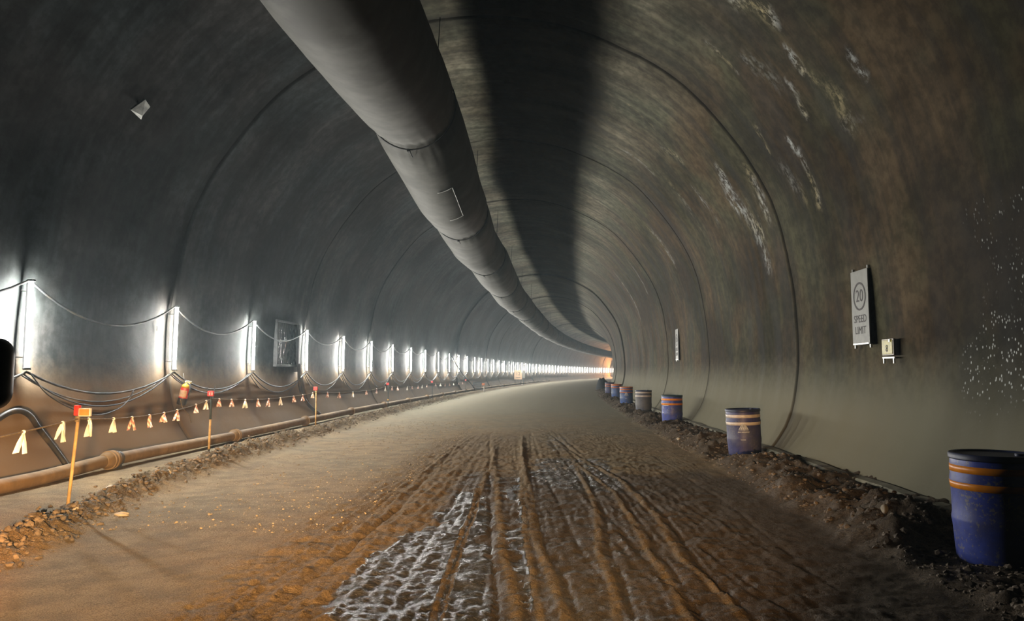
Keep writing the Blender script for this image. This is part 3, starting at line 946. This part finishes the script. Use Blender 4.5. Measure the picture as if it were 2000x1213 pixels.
def build_duct():
    r = thing('ventilation_duct', 'huge grey fabric ventilation duct slung under the tunnel crown', 'duct', -2.3, 12, 5.2)
    s = np.unique(np.concatenate([np.arange(-12, 60, .12), np.arange(60, 238, .3), np.array(STRAP_S)])); n = 72
    a = np.linspace(0, 2 * math.pi, n, endpoint=False)
    S, A = np.meshgrid(s, a, indexing='ij')
    u, z = duct_c(S)
    d = np.abs(S[..., None] - np.array(STRAP_S)).min(-1)
    R = .835 - .065 * np.exp(-(d / .3) ** 2) - .02 * np.exp(-(d / .8) ** 2)
    R = R + .012 * (fbm(S * .5, A * 1.2 + 8, 3) - .5) * 2
    R = R + .012 * np.exp(-(d / .9) ** 2) * np.sin(A * 26 + 4 * fbm(S * 1.1, A, 2))           # gathers near each strap
    far = sstep(34, 60, S)
    R = R + far * .05 * (fbm(S * .9, A * .5, 3) - .5) * 2 - far * .04 * np.abs(np.sin(S * 1.05))
    R = R + .006 * (fbm(S * 3, A * 5, 3) - .5)
    # lengthwise seam low on the left flank
    R = R - .008 * np.exp(-((A - 4.05) / .018) ** 2) * (1 - far)
    sag = .06 * np.maximum(0, -np.sin(A)) * (1 - np.exp(-(d / 2) ** 2))
    V = W(u + R * np.cos(A), S, z + R * np.sin(A) - sag)
    o = Matrix.LocRotScale(r.location, r.rotation_euler.to_quaternion(), None).inverted()
    o = np.array(o)
    V = V.reshape(-1, 3) @ o[:3, :3].T + o[:3, 3]
    nr = len(s); i = (np.arange(nr - 1)[:, None] * n + np.arange(n)[None]).ravel(); k = (np.arange(nr - 1)[:, None] * n + (np.arange(n)[None] + 1) % n).ravel()
    mesh_np('fabric_tube', V, np.stack([i, k, k + n, i + n], 1), M['duct'], True, parent=r)

    def loc(p): return Vector(o[:3, :3] @ np.array(p) + o[:3, 3])
    for q in STRAP_S:
        if q < 0: continue
        cu, cz = duct_c(q); cu = float(cu); cz = float(cz)
        pts = [loc(W(cu + .80 * math.cos(w), q + .03 * math.sin(3 * w), cz + .80 * math.sin(w))) for w in np.linspace(0, 2 * math.pi, 49)]
        sp_ = MB().tube(pts, .014, 6, False).build('strap', M['strap'], r, True)
        if q < 60:
            b = MB().box(loc(W(cu - .05, q + .03, cz - .83)), (.06, .09, .03), bev=.008)
            b.tube([loc(W(cu - .03, q + .05, cz - .84)), loc(W(cu - .03, q + .28, cz - .86))], .010, 6)
            b.build('buckle', M['strap'], sp_)
        for side in (-1, 1):
            h0 = W(cu + side * .45, q, cz + .68)
            zt = 7.95 if side > 0 else 7.55
            MB().tube([loc(h0), loc(W(cu + side * .5, q, zt))], .008, 5).build('hanger_wire', M['strap'], r)
    # sewn patch
    pa = []
    sv = np.linspace(15.2, 17.4, 14); av = np.linspace(4.86, 5.25, 10)
    for q in sv:
        for w in av:
            cu, cz = duct_c(q)
            dd = min(abs(q - x) for x in STRAP_S)
            sg = .06 * max(0, -math.sin(w)) * (1 - math.exp(-(dd / 2) ** 2))
            pa.append(loc(W(float(cu) + .852 * math.cos(w), q, float(cz) + .852 * math.sin(w) - sg)))
    mesh_np('patch', np.array(pa), grid_faces(14, 10), M['duct'], True, parent=r)
    for (qa, qb, wa, wb) in ((15.2, 15.2, 4.86, 5.25), (17.4, 17.4, 4.86, 5.25), (15.2, 17.4, 5.25, 5.25)):
        pts = []
        for k in range(9):
            q = qa + (qb - qa) * k / 8; w = wa + (wb - wa) * k / 8; cu, cz = duct_c(q)
            dd = min(abs(q - x) for x in STRAP_S); sg = .06 * max(0, -math.sin(w)) * (1 - math.exp(-(dd / 2) ** 2))
            pts.append(loc(W(float(cu) + .862 * math.cos(w), q, float(cz) + .862 * math.sin(w) - sg)))
        MB().tube(pts, .009, 5).build('patch_hem', M['scrap'], r, True)


build_duct()

# ================================================================== WATER PIPE
PU, PR = -6.12, .088
FL = [2.0, 6.4, 10.55, 14.85, 19.2, 23.6, 28.1]
while FL[-1] < 118: FL.append(FL[-1] + 4.5)


def pipe_c(s):
    z = np.interp(s, [0, 9, 10.5, 14.8, 19, 24, 30, 60, 120], [.2, .2, .25, .23, .25, .27, .27, .25, .22])
    return float(z)


for i in range(len(FL) - 1):
    a, b = FL[i], FL[i + 1]
    lab = {0: 'rusty tan water pipe length beside the vehicle, cut by the left edge', 1: 'nearest full length of muddy tan pipe behind the nearest stake',
           2: 'muddy tan pipe length between the dark coupling and the second flange', 3: 'muddy tan pipe length behind the second stake, ending left of the third',
           4: 'muddy tan pipe length just left of the third stake foot', 5: 'muddy tan pipe length just right of the third stake'}.get(i)
    if lab is None:
        lab = (ORD[i] + ' muddy pipe length from the left along the foot of the left wall') if i < 9 else 'distant thin pipe length along the foot of the left wall'
    r = thing('pipe_section', lab, 'pipe', PU, (a + b) / 2, pipe_c((a + b) / 2), 'pipe lengths along the left wall foot')
    inv = np.array(Matrix.LocRotScale(r.location, r.rotation_euler.to_quaternion(), None).inverted())

    def lp(u, s, z): return Vector(inv[:3, :3] @ W(u, s, z) + inv[:3, 3])
    n = 14
    pts = [lp(PU + .008 * math.sin(7 * k + i), a + .03 + (b - a - .06) * k / n, pipe_c(a + .03 + (b - a - .06) * k / n)) for k in range(n + 1)]
    MB().tube(pts, PR, 24).build('pipe', M['pipe'], r, True, 50)
    for e, sg in ((b - .02, -1), (a + .02, 1)):
        if sg > 0 and i > 3: continue
        z = pipe_c(e)
        pts = [lp(PU, e + sg * q, z) for q in (0, .035, .036, .10, .16)]
        MB().tube(pts, [.135, .135, .118, .112, PR + .002], 24).build('flange', M['pipe'], r, True, 35)
r = thing('pipe_coupling', 'black ribbed coupling on the tan pipe right of the nearest stake', 'coupling', PU, 10.62, pipe_c(10.6))
cb = MB()
for q in (-.02, .03, .08): cb.tube([(0, q, 0), (0, q + .035, 0)], .112, 20)
cb.tube([(0, -.03, 0), (0, .14, 0)], .098, 20)
cb.build('sleeve', M['black'], r, True, 35)
MB().box((.03, .05, -.10), (.08, .14, .08), bev=.01).build('clamp_bolt_block', M['black'], r)

# ================================================================== STAKES, ROPE, STREAMERS
STK = [(-4.88, 7.7, 1.0, 'nearest wooden stake, leaning, with a red cap and orange reflector'),
       (-5.62, 12.6, .98, 'second wooden stake, black upper half and bright red cap'),
       (-5.52, 18.15, .90, 'third wooden stake with a red cap, beside the pipe flange'),
       (-5.80, 27.4, .88, 'fourth thin stake with a red cap and a yellow reflector low down'),
       (-6.02, 38.0, .85, 'fifth thin stake with a red cap, far along the left wall'),
       (-6.02, 50.0, .80, 'sixth tiny thin stake near the small blue panel')]
tops = []
for i, (u, s, h, lab) in enumerate(STK):
    g = floor_z(u, s)
    r = thing('marker_stake', lab, 'stake', u, s, g, 'stakes carrying the streamer rope')
    lean = {0: .075, 1: .02}.get(i, .0)
    top = Vector((lean * h, 0, h))
    rad = .017 if i < 3 else .013
    if i == 1:
        mid = top * .58
        MB().tube([(0, 0, -.05), mid], [.02, .019], 8).build('pole', M['wood'], r, True)
        MB().tube([mid, top * .97], [.020, .019], 8).build('painted_pole', M['dark_wood'], r, True)
    else:
        MB().tube([(0, 0, -.05), top * .35 + Vector((.004, 0, 0)), top * .97], [rad * 1.05, rad, rad], 8).build('pole', M['wood' if i < 3 else 'dark_wood'], r, True)
    cz = top
    MB().box(cz + Vector((-.015, 0, .03)), (.055, .05, .11) if i == 0 else (.10, .06, .09), bev=.01).build('reflector_cap', M['red'], r)
    if i == 0:
        MB().box(cz + Vector((.075, -.01, .01)), (.125, .035, .085), bev=.008).build('reflector_rim', M['rim'], r)
        MB().box(cz + Vector((.078, -.032, .01)), (.105, .012, .068), bev=.004).build('reflector', M['orange'], r)
        MB().lathe([(.024, -.03), (.028, 0), (.024, .03)], 12, tuple(cz + Vector((-.01, 0, -.06)))).build('rope_lashing', M['rope'], r)
    elif i == 1:
        for k in (-.02, .02): MB().box(cz + Vector((k, -.032, .03)), (.012, .006, .05)).build('pale_mark', M['rim'], r)
    elif i == 3:
        MB().lathe([(.0, -.03), (.03, -.02), (.035, 0), (.03, .02), (0, .03)], 10, (0, 0, .32)).build('yellow_reflector', M['ext_yellow'], r)
    tops.append((u + lean * h, s, g + h - .06))

rp = [(-3.9, 2.6, .86)] + tops + [(-6.0, 62, .72), (-6.0, 76, .6)]
sagk = [.02, .10, .08, .09, .07, .06, .05, .05]
rope_s, rope_u, rope_z = [], [], []
for i in range(len(rp) - 1):
    a, b = rp[i], rp[i + 1]
    for k in range(16):
        t = k / 16
        rope_u.append(a[0] + (b[0] - a[0]) * t); rope_s.append(a[1] + (b[1] - a[1]) * t)
        rope_z.append(a[2] + (b[2] - a[2]) * t - sagk[i] * 4 * t * (1 - t))
cable('rope', [Wv(u, s, z) for u, s, z in zip(rope_u, rope_s, rope_z)], .0075, 'brown rope strung from stake to stake, carrying tape streamers', 'rope', 'rope', n=6)


def rope_at(s):
    return float(np.interp(s, rope_s, rope_u)), float(np.interp(s, rope_s, rope_z))


STR = [6.6, 7.35, 7.95, 8.6, 9.15, 9.75, 10.3, 10.85, 11.75, 12.3, 12.9, 13.4, 14.0, 14.6, 15.15, 15.8, 16.6, 17.2, 17.9,
       19.2, 20.4, 22.0, 23.8, 25.4, 26.9, 28.1, 29.2, 31.3, 32.4, 33.9, 35.0, 36.4, 39, 40.5, 42, 43.5, 45, 47, 48.5]
SLAB = ['white tape streamer on the rope at the left frame edge', 'bulky white tape streamer in front of the black hose', 'white two-tailed tape streamer directly behind the nearest stake',
        'white and dull tape streamer first to the right of the nearest stake', 'reddish tape streamer second to the right of the nearest stake',
        'dark red tape streamer with a pale knot, third right of the nearest stake', 'small dull streamer midway between the first two stakes',
        'curled pink and white streamer left of the second stake', 'dark and white streamer just left of the second stake', 'pinkish tape streamer just right of the second stake']


def make_streamer(i, s):
    u, z = rope_at(s); big = i < 3
    lab = SLAB[i] if i < 10 else (ORD[i - 10] + ' pale striped streamer after the second stake on the rope' if i < 19 else
                                  ('tiny pale streamer on the rope between the third and fifth stakes' if s < 38 else 'minute streamer on the rope beyond the fifth stake'))
    r = thing('tape_streamer', lab, 'streamer', u, s, z, 'tape streamers on the rope', random.uniform(-.6, .6))
    mat = M['white_tape'] if i in (0, 1, 2, 3) else (M['striped'] if (i % 3 or i < 9) else M['white_tape'])
    L = (.19 if big else .15) * random.uniform(.85, 1.1)
    nt_ = 3 if i == 1 else 2
    for k in range(nt_):
        ang = {2: (-.22, .18), 3: (-.6, .0, .22)}[nt_][k] + random.uniform(-.1, .1)
        w = (.034 if big else .026) * random.uniform(.8, 1.2); v = []; f = []
        ns = 6; ph = random.random() * 6
        for q in range(ns + 1):
            t = q / ns; cx = math.sin(ang) * L * t; czz = -math.cos(ang) * L * t; ww = w * (.35 + .75 * min(1, t * 2.2))
            for e in (-1, -.35, .35, 1):
                v.append((cx + e * ww / 2 * 1.3, .012 * math.sin(ph + 3 * t + e * 1.3) + .010 * (abs(e) < .5), czz + .004 * e))
            for e in (1, .35, -.35, -1):
                v.append((cx + e * ww / 2 * 1.3, .012 * math.sin(ph + 3 * t + e * 1.3) + .010 * (abs(e) < .5) + .004, czz + .004 * e))
        for q in range(ns):
            for c in range(8): f.append((q * 8 + c, q * 8 + (c + 1) % 8, (q + 1) * 8 + (c + 1) % 8, (q + 1) * 8 + c))
        f.append(tuple(range(8))[::-1]); f.append(tuple(ns * 8 + c for c in range(8)))
        MB().add(v, f).build('tail', mat, r, True, 50)
    MB().lathe([(0, -.022), (.016, -.012), (.019, 0), (.014, .012), (0, .018)], 8).build('knot', mat, r, True)


for i, s in enumerate(STR): make_streamer(i, s)


# ================================================================== FIRE EXTINGUISHER
def build_ext():
    u, s = -6.72, 13.78
    r = thing('fire_extinguisher', 'small red fire extinguisher hung askew from cables under a lamp', 'fire extinguisher', u, s, .90)
    r.rotation_euler = (0, .22, -float(heading(s)))
    MB().lathe([(0, 0), (.078, 0), (.082, .012), (.082, .13)], 24).build('skirt', M['black'], r, True, 40)
    MB().lathe([(.080, .12), (.080, .30), (.074, .33)], 24).build('cylinder', M['ext_red'], r, True, 40)
    MB().lathe([(.0815, .15), (.0815, .28)], 14, a0=-2.5, a1=-.5, cap=False).build('label_panel', M['ext_label'], r, True)
    MB().lathe([(.076, .325), (.068, .37), (.045, .395), (.02, .40), (.02, .42)], 24).build('shoulder', M['ext_yellow'], r, True)
    MB().tube([(-.02, 0, .41), (-.02, 0, .45)], .02, 10).tube([(-.03, 0, .45), (.09, 0, .46)], .011, 8).build('valve', M['steel'], r, True)
    MB().tube([(.0, 0, .435), (.09, -.01, .432)], .009, 8).build('squeeze_handle', M['ext_yellow'], r, True)
    MB().tube([(.02, -.02, .43), (.09, -.03, .41), (.11, -.03, .33), (.10, -.03, .2)], .012, 8).build('hose', M['black'], r, True)
    MB().tube([(-.05, 0, .44), (-.11, 0, .58)], .004, 5).build('hanging_wire', M['steel'], r, True)


build_ext()


# ================================================================== DRUMS
def cyl_map(verts, R, a0, z0, rfun=None):
    out = []
    for x, y, z in verts:
        rr = (rfun(z0 + y) if rfun else R) + .0025 + z * .5; w = a0 + x / R
        out.append((rr * math.cos(w), rr * math.sin(w), z0 + y))
    return out


DP = [(0, 0), (.262, 0), (.272, .01), (.280, .10), (.290, .28), (.297, .34), (.297, .36), (.291, .40), (.293, .60), (.300, .64), (.300, .66),
      (.294, .70), (.294, .79), (.290, .83), (.280, .85)]


def drum_r(z):
    p = DP[2:]; return float(np.interp(z, [q[1] for q in p], [q[0] for q in p]))


def drum(u, s, body, tape, label, sc=1.0, lid='lid', emblem=False, marks=False, tz=(.63, .76), tilt=(0, 0), h=0.0):
    r = thing('drum', label, 'drum', u, s, -.012 + h, 'drums along the right wall')
    r.rotation_euler = (tilt[0], tilt[1], -float(heading(s)))
    r.scale = (sc, sc, sc if sc < 1.02 else 1.0)
    MB().lathe(DP, 48).build('drum_body', M[body], r, True, 45)
    MB().lathe([(.296, .822), (.304, .83), (.304, .862), (.296, .872), (.272, .872), (.262, .858), (.0, .862)], 48, cap=False).build('drum_lid', M[lid], r, True, 40)
    lb = MB().lathe([(0, 0), (.03, 0), (.03, .02), (0, .022)], 16, (.13, -.1, .858)); lb.build('bung', M[lid], r, True, 40)
    for z in tz:
        rr = [drum_r(z - .027) + .003, drum_r(z + .027) + .003]
        MB().lathe([(rr[0] - .004, z - .028), (rr[0], z - .027), (drum_r(z) + .003, z), (rr[1], z + .027), (rr[1] - .004, z + .028)], 48, cap=False).build('reflective_tape', M[tape], r, True)
    if emblem:
        aim = -math.pi / 2 - math.atan2(float(W(u, s, 0)[0]), float(W(u, s, 0)[1])) + float(heading(s)) + .0
        e = MB(); z0 = .56; k = .8
        tri = lambda pts: [(x * k, y * k, 0) for x, y in pts]
        # three pointed strokes over a base bar
        e.add(cyl_map(tri([(-.10, -.04), (-.07, -.04), (-.012, .08), (-.028, .08)]), .29, aim, z0, drum_r), [(0, 1, 2, 3)])
        e.add(cyl_map(tri([(-.055, -.04), (-.025, -.04), (.004, .09), (-.008, .09)]), .29, aim, z0, drum_r), [(0, 1, 2, 3)])
        e.add(cyl_map(tri([(-.01, -.04), (.02, -.04), (.028, .085), (.014, .085)]), .29, aim, z0, drum_r), [(0, 1, 2, 3)])
        e.add(cyl_map(tri([(.035, -.04), (.062, -.04), (.046, .06), (.036, .06)]), .29, aim, z0, drum_r), [(0, 1, 2, 3)])
        e.add(cyl_map(tri([(.072, -.04), (.10, -.04), (.062, .035), (.056, .035)]), .29, aim, z0, drum_r), [(0, 1, 2, 3)])
        e.add(cyl_map(tri([(-.105, -.062), (-.035, -.062), (.035, -.062), (.105, -.062), (.105, -.048), (.035, -.048), (-.035, -.048), (-.105, -.048)]), .29, aim, z0, drum_r),
              [(0, 1, 6, 7), (1, 2, 5, 6), (2, 3, 4, 5)])
        e.build('printed_emblem', M['print'], r)
        e = MB()
        for j in range(9):
            x = -.088 + j * .022
            e.add(cyl_map([(x - .008, -.012, 0), (x + .006, -.012, 0), (x + .008, .008, 0), (x - .004, .01, 0)], .29, aim, .48, drum_r), [(0, 1, 2, 3)])
        e.add(cyl_map([(-.05, -.006, 0), (0, -.006, 0), (.03, -.006, 0), (.03, .004, 0), (0, .004, 0), (-.05, .004, 0)], .29, aim, .345, drum_r), [(0, 1, 4, 5), (1, 2, 3, 4)])
        e.build('printed_line', M['print'], r)
    if marks:
        e = MB(); a0 = -2.2 - math.atan2(float(W(u, s, 0)[0]), float(W(u, s, 0)[1]))
        for x0, x1, y0, y1 in ((-.12, .10, .575, .60), (-.12, -.06, .53, .545), (-.12, -.07, .50, .512), (-.12, -.07, .38, .39)):
            xs = np.linspace(x0, x1, 5); pts = [(x, y0, 0) for x in xs] + [(x, y1, 0) for x in xs[::-1]]
            e.add(cyl_map([(p[0], p[1] - .55, 0) for p in pts], .29, a0, .55, drum_r), [(q, q + 1, 8 - q, 9 - q) for q in range(4)])
        e.build('white_mark', M['print'], r)
    return r


drum(3.68, 6.12, 'drum_blue', 'tape_orange', 'nearest bright blue drum with two orange bands, cut by the right frame edge', 1.05, tz=(.62, .75))
drum(3.70, 13.5, 'drum_navy', 'tape_white', 'navy drum with two pale bands and a printed triangular emblem', 1.0, emblem=True, tz=(.62, .75), tilt=(.0, -.03))
drum(3.76, 21.6, 'drum_blue', 'tape_orange', 'blue drum with two orange bands and white scribbles, third from the right', 1.0, lid='lidgreen', marks=True, tz=(.62, .75))
drum(3.66, 27.6, 'drum_grey', 'tape_white', 'dusty grey drum with two pale bands, fourth from the right', 1.0, tz=(.66, .79))
drum(3.62, 34.3, 'drum_sky', 'tape_copper', 'light blue drum with copper bands and a faint emblem, right of the smaller two', 1.0, lid='tape_copper', emblem=True, tz=(.62, .75))
drum(3.74, 43.0, 'drum_sky', 'tape_copper', 'small light blue drum with copper bands, second from the far end', 1.0, lid='tape_copper', tz=(.66, .79))
drum(3.66, 50.0, 'drum_navy', 'tape_copper', 'farthest small blue drum with copper bands, in front of the dark tarp', 1.0, tz=(.62, .75))

# dark covered heap beyond the drums
nn = 24
a = np.linspace(0, 2 * math.pi, 32, endpoint=False); rr = np.linspace(0, 1, 12)
A, Rr = np.meshgrid(a, rr, indexing='ij')
hh = (1 - Rr ** 3) * (.8 + .5 * (fbm(np.cos(A) * Rr * 2 + 5, np.sin(A) * Rr * 2, 3)))
s0 = 66.0
V = np.stack([.62 * Rr * np.cos(A), 1.8 * Rr * np.sin(A), hh * .95], -1).reshape(-1, 3)
fs = []
for i in range(32):
    for k in range(11): fs.append((i * 12 + k, ((i + 1) % 32) * 12 + k, ((i + 1) % 32) * 12 + k + 1, i * 12 + k + 1))
o = mesh_np('covered_heap', V, fs, M['tarp'], True)
o.location = Wv(3.55, s0, floor_z(3.55, s0) - .04); o.rotation_euler = (0, 0, -float(heading(s0)))
props(o, 'low dark tarp covered heap by the right wall behind the farthest drum', 'heap')


# ================================================================== WALL SIGNS
def wall_frame(s, z, side, off, plumb=False):
    """matrix: X reads left-to-right for someone facing the wall, Y up, Z into the tunnel"""
    th = float(heading(s)); fwd = Vector((math.sin(th), math.cos(th), 0)); right = Vector((math.cos(th), -math.sin(th), 0))
    n = -right * side
    u0, u1 = wall_u(z - .3, side), wall_u(z + .3, side)
    up = (right * (u1 - u0) + Vector((0, 0, .6))).normalized()
    if plumb: up = Vector((0, 0, 1))
    x = up.cross(n).normalized(); n = x.cross(up).normalized()
    p = Wv(wall_u(z, side) - side * off, s, z)
    m = Matrix.Identity(4)
    for i in range(3): m[i][0] = x[i]; m[i][1] = up[i]; m[i][2] = n[i]; m[i][3] = p[i]
    return m


def ring(r0, r1, n=48, z=0.0, th=.003):
    v = []; f = []
    for k in range(n):
        w = 2 * math.pi * k / n
        for r, q in ((r0, z), (r1, z), (r1, z + th), (r0, z + th)): v.append((r * math.cos(w), r * math.sin(w), q))
    for k in range(n):
        for c in range(4):
            f.append((k * 4 + c, k * 4 + (c + 1) % 4, ((k + 1) % n) * 4 + (c + 1) % 4, ((k + 1) % n) * 4 + c))
    return v, f


def speed_sign(s, z, label, rot=0.0):
    r = empty('speed_limit_sign', None, M4=wall_frame(s, z, 1, .07, True) @ Matrix.Rotation(rot, 4, 'Z'))
    props(r, label, 'sign', 'speed limit signs on the right wall')
    w, h = .56, 1.08
    MB().box((0, 0, 0), (w, h, .02), bev=.004).build('board', M['board'], r)
    v, f = ring(.178, .205, z=.0115); v = [(p[0], p[1] + .16, p[2]) for p in v]
    MB().add(v, f).build('circle', M['ink'], r)
    for txt, sz, y in (('20', .25, .16), ('SPEED', .155, -.17), ('LIMIT', .155, -.335)):
        v, f = text_geo(txt, sz); v = [(p[0], p[1] + y, p[2] + .012) for p in v]
        MB().add(v, f).build('lettering', M['ink'], r)
    MB().box((0, -h / 2 + .015, .012), (w - .04, .025, .012), bev=.003).build('bottom_rail', M['steel'], r)
    for x in (-w / 2 + .03, w / 2 - .03):
        for y in (-h / 2 - .02, h / 2 + .02): MB().box((x, y, -.02), (.025, .05, .03)).build('bracket', M['steel'], r)


speed_sign(10.83, 2.44, 'large 20 speed limit board on the right wall near the yellow reflector')
speed_sign(26.2, 2.48, 'narrow looking speed limit board further along the right wall, seen edge-on')

r = empty('wall_reflector', None, M4=wall_frame(10.05, 1.82, 1, .06, True))
props(r, 'small yellow reflector box with metal feet on the right wall beside the speed sign', 'reflector')
MB().box((0, .02, .01), (.33, .22, .03), bev=.006).build('backplate', M['rim'], r)
MB().box((0, .02, .028), (.29, .185, .012), bev=.004).build('yellow_face', M['yellow'], r)
v, f = text_geo('8', .13)
MB().add([(p[0], p[1], p[2] + .036) for p in v], f).build('digit', M['ink'], r)
MB().box((0, -.12, .01), (.34, .02, .02)).build('rail', M['steel'], r)
for x in (-.14, .14): MB().box((x, -.155, .01), (.025, .08, .02)).build('foot', M['steel'], r)
MB().box((.09, .105, .04), (.04, .04, .012), bev=.003).build('bright_clip', M['steel'], r)

r = empty('painted_mark', None, M4=wall_frame(33.4, 1.24, 1, .02))
props(r, 'small white painted letters on the right wall between two joints above the drums', 'painted mark')
v, f = text_geo('Y  C3', .3)
MB().add(v, f).build('lettering', M['chalk'], r)

r = empty('wall_tag', None, M4=wall_frame(13.2, 2.3, -1, .03))
props(r, 'tiny pale tag on the left wall just left of the lamp over the extinguisher', 'tag')
MB().box((0, 0, 0), (.05, .09, .01), bev=.002).build('plate', M['rim'], r)

# torn scrap on the vault, upper left
sm = wall_frame(10.72, 6.9, -1, .0)
u_, z_, nu_, nz_ = [float(q) for q in prof(-5.98)]
nrm = Vector((-nu_, 0, -nz_)); th = float(heading(10.72)); right = Vector((math.cos(th), -math.sin(th), 0)); fwd = Vector((math.sin(th), math.cos(th), 0))
nW = right * nrm.x + Vector((0, 0, nrm.z)); xW = fwd; yW = nW.cross(xW)
m = Matrix.Identity(4); p = Wv(u_, 10.72, z_) + nW * .06
for i in range(3): m[i][0] = xW[i]; m[i][1] = yW[i]; m[i][2] = nW[i]; m[i][3] = p[i]
r = empty('torn_membrane', None, M4=m); props(r, 'small torn grey triangular scrap sticking out of the upper left vault', 'scrap')
v = [(-.13, -.10, 0), (-.02, .15, .02), (.07, .10, .09), (.10, -.08, .05), (.17, -.14, .02), (-.13, -.10, -.02), (-.02, .15, -.01), (.07, .10, .05), (.10, -.08, .02), (.17, -.14, .0)]
MB().add(v, [(0, 4, 3, 1), (1, 3, 2), (5, 6, 8, 9), (6, 7, 8), (0, 1, 6, 5), (1, 2, 7, 6), (2, 3, 8, 7), (3, 4, 9, 8), (4, 0, 5, 9)]).build('scrap', M['scrap'], r)
MB().box((.0, .05, -.04), (.03, .03, .08)).build('fixing', M['black'], r)

# ================================================================== FAR NOTICE BOARD, BLUE PANEL
u, s = -6.0, 84.0
r = thing('notice_board', 'cream square notice board numbered 12 on legs at the far left road edge', 'notice board', u, s, floor_z(u, s), turn=.05)
MB().box((0, 0, 1.1), (.88, .05, 1.05), bev=.01).build('board', M['cream'], r)
v, f = text_geo('12', .5)
MB().add([(p[0], -.028 - p[2], 1.22 + p[1]) for p in v], f).build('number', M['ink'], r)
MB().box((0, -.03, .80), (.55, .01, .05)).build('text_line', M['ink'], r)
for x in (-.34, .34): MB().tube([(x, 0, 0), (x, 0, .6)], .03, 8).build('leg', M['frame'], r)
MB().box((.62, .05, 1.15), (.30, .05, .85), bev=.01).build('side_panel', M['board'], r)
MB().tube([(.62, .05, 0), (.62, .05, .75)], .03, 8).build('leg', M['frame'], r)

u, s = -5.95, 55.0
r = thing('blue_panel', 'small dark blue slatted panel standing by the far left wall', 'barrier panel', u, s, floor_z(u, s))
for k in range(5): MB().box((0, 0, .2 + k * .1), (.62, .03, .06)).build('slat', M['box_blue'], r)
for x in (-.3, .3): MB().box((x, 0, .3), (.04, .05, .6)).build('post', M['box_blue'], r)
u, s = -5.5, 55.5
r = thing('marker_post', 'small orange topped post beside the dark blue panel', 'post', u, s, floor_z(u, s))
MB().tube([(0, 0, 0), (0, 0, .5)], .035, 8).build('pole', M['rim'], r)
MB().box((-.05, 0, .58), (.22, .08, .16), bev=.02).build('orange_top', M['tape_copper'], r)

# warm work floodlight round the bend
u, s = -5.6, 214.0
r = thing('work_floodlight', 'warm work floodlight on a tripod round the far bend', 'floodlight', u, s, floor_z(u, s), turn=.1)
MB().box((0, 0, 3.0), (.6, .2, .45), bev=.02).build('lamp_housing', M['frame'], r)
MB().box((0, -.13, 3.0), (.5, .03, .36)).build('glowing_face', M['warm_lamp'], r)
MB().tube([(0, 0, 1.0), (0, 0, 2.8)], .03, 8).build('mast', M['steel'], r)
for k in range(3):
    w = 2 * math.pi * k / 3
    MB().tube([(0, 0, 1.1), (.6 * math.cos(w), .6 * math.sin(w), 0)], .02, 6).build('leg', M['steel'], r)

# ================================================================== VEHICLE MIRROR
r = props(empty('wing_mirror', (-1.43, 1.9, 1.405), 0), 'dark rounded vehicle wing mirror cut by the left frame edge', 'mirror')


def rounded(w, h, d0, d1, rad, n=8):
    v = []; f = []
    out = []
    for cx, cz, a0 in ((w / 2 - rad, h - rad, 0), (-w / 2 + rad, h - rad, 90), (-w / 2 + rad, rad, 180), (w / 2 - rad, rad, 270)):
        for k in range(n + 1):
            t = math.radians(a0 + 90 * k / n); out.append((cx + rad * math.cos(t), cz + rad * math.sin(t)))
    m_ = len(out)
    for sc, y in ((.93, d0), (1, d0 + .01), (1, (d0 + d1) * .5), (.82, d1 - .012), (.6, d1)):
        for x, z in out: v.append((x * sc, y, h / 2 + (z - h / 2) * sc))
    for i in range(4):
        for k in range(m_): f.append((i * m_ + k, i * m_ + (k + 1) % m_, (i + 1) * m_ + (k + 1) % m_, (i + 1) * m_ + k))
    f.append(tuple(range(m_))[::-1]); f.append(tuple(4 * m_ + k for k in range(m_)))
    return v, f


v, f = rounded(.25, .185, 0, .09, .045)
MB().add(v, f).build('mirror_housing', M['mirror_shell'], r, True, 50)
v, f = rounded(.21, .15, -.004, .004, .035)
MB().add([(p[0], p[1], p[2] + .018) for p in v], f).build('mirror_glass', M['mirror_glass'], r, True, 50)
MB().tube([(-.08, .05, .02), (-.16, .05, -.04), (-.30, .04, -.07)], [.025, .022, .03], 10).build('mirror_arm', M['mirror_shell'], r, True)

# ================================================================== HAZE
if HAZE > 0:
    m = bpy.data.materials.new('tunnel_haze'); m.use_nodes = True
    nt = m.node_tree; nt.nodes.clear()
    vsn = nt.nodes.new('ShaderNodeVolumeScatter'); vsn.inputs['Color'].default_value = (.74, .92, 1.0, 1)
    vsn.inputs['Density'].default_value = HAZE; vsn.inputs['Anisotropy'].default_value = .35
    out = nt.nodes.new('ShaderNodeOutputMaterial'); nt.links.new(vsn.outputs[0], out.inputs['Volume'])
    sv = np.concatenate([np.arange(-11.9, 0, 3), np.arange(0, 237.9, 6), [237.9]]); tv = np.linspace(-11.9, 11.9, 40)
    S, T_ = np.meshgrid(sv, tv, indexing='ij'); u, z, nu, nz = prof(T_)
    V = W(u + nu * .12, S, z + nz * .12 ).reshape(-1, 3)
    nr, nc = len(sv), len(tv)
    F = [tuple(q) for q in grid_faces(nr, nc)]
    F += [(i * nc + nc - 1, i * nc, (i + 1) * nc, (i + 1) * nc + nc - 1) for i in range(nr - 1)]
    F += [tuple(range(nc))[::-1], tuple((nr - 1) * nc + k for k in range(nc))]
    o = mesh_np('haze', V, F, m, False)
    props(o, 'thin bluish dust haze filling the whole tunnel', 'haze', kind='stuff')
    try: m.cycles.homogeneous_volume = True
    except Exception: pass
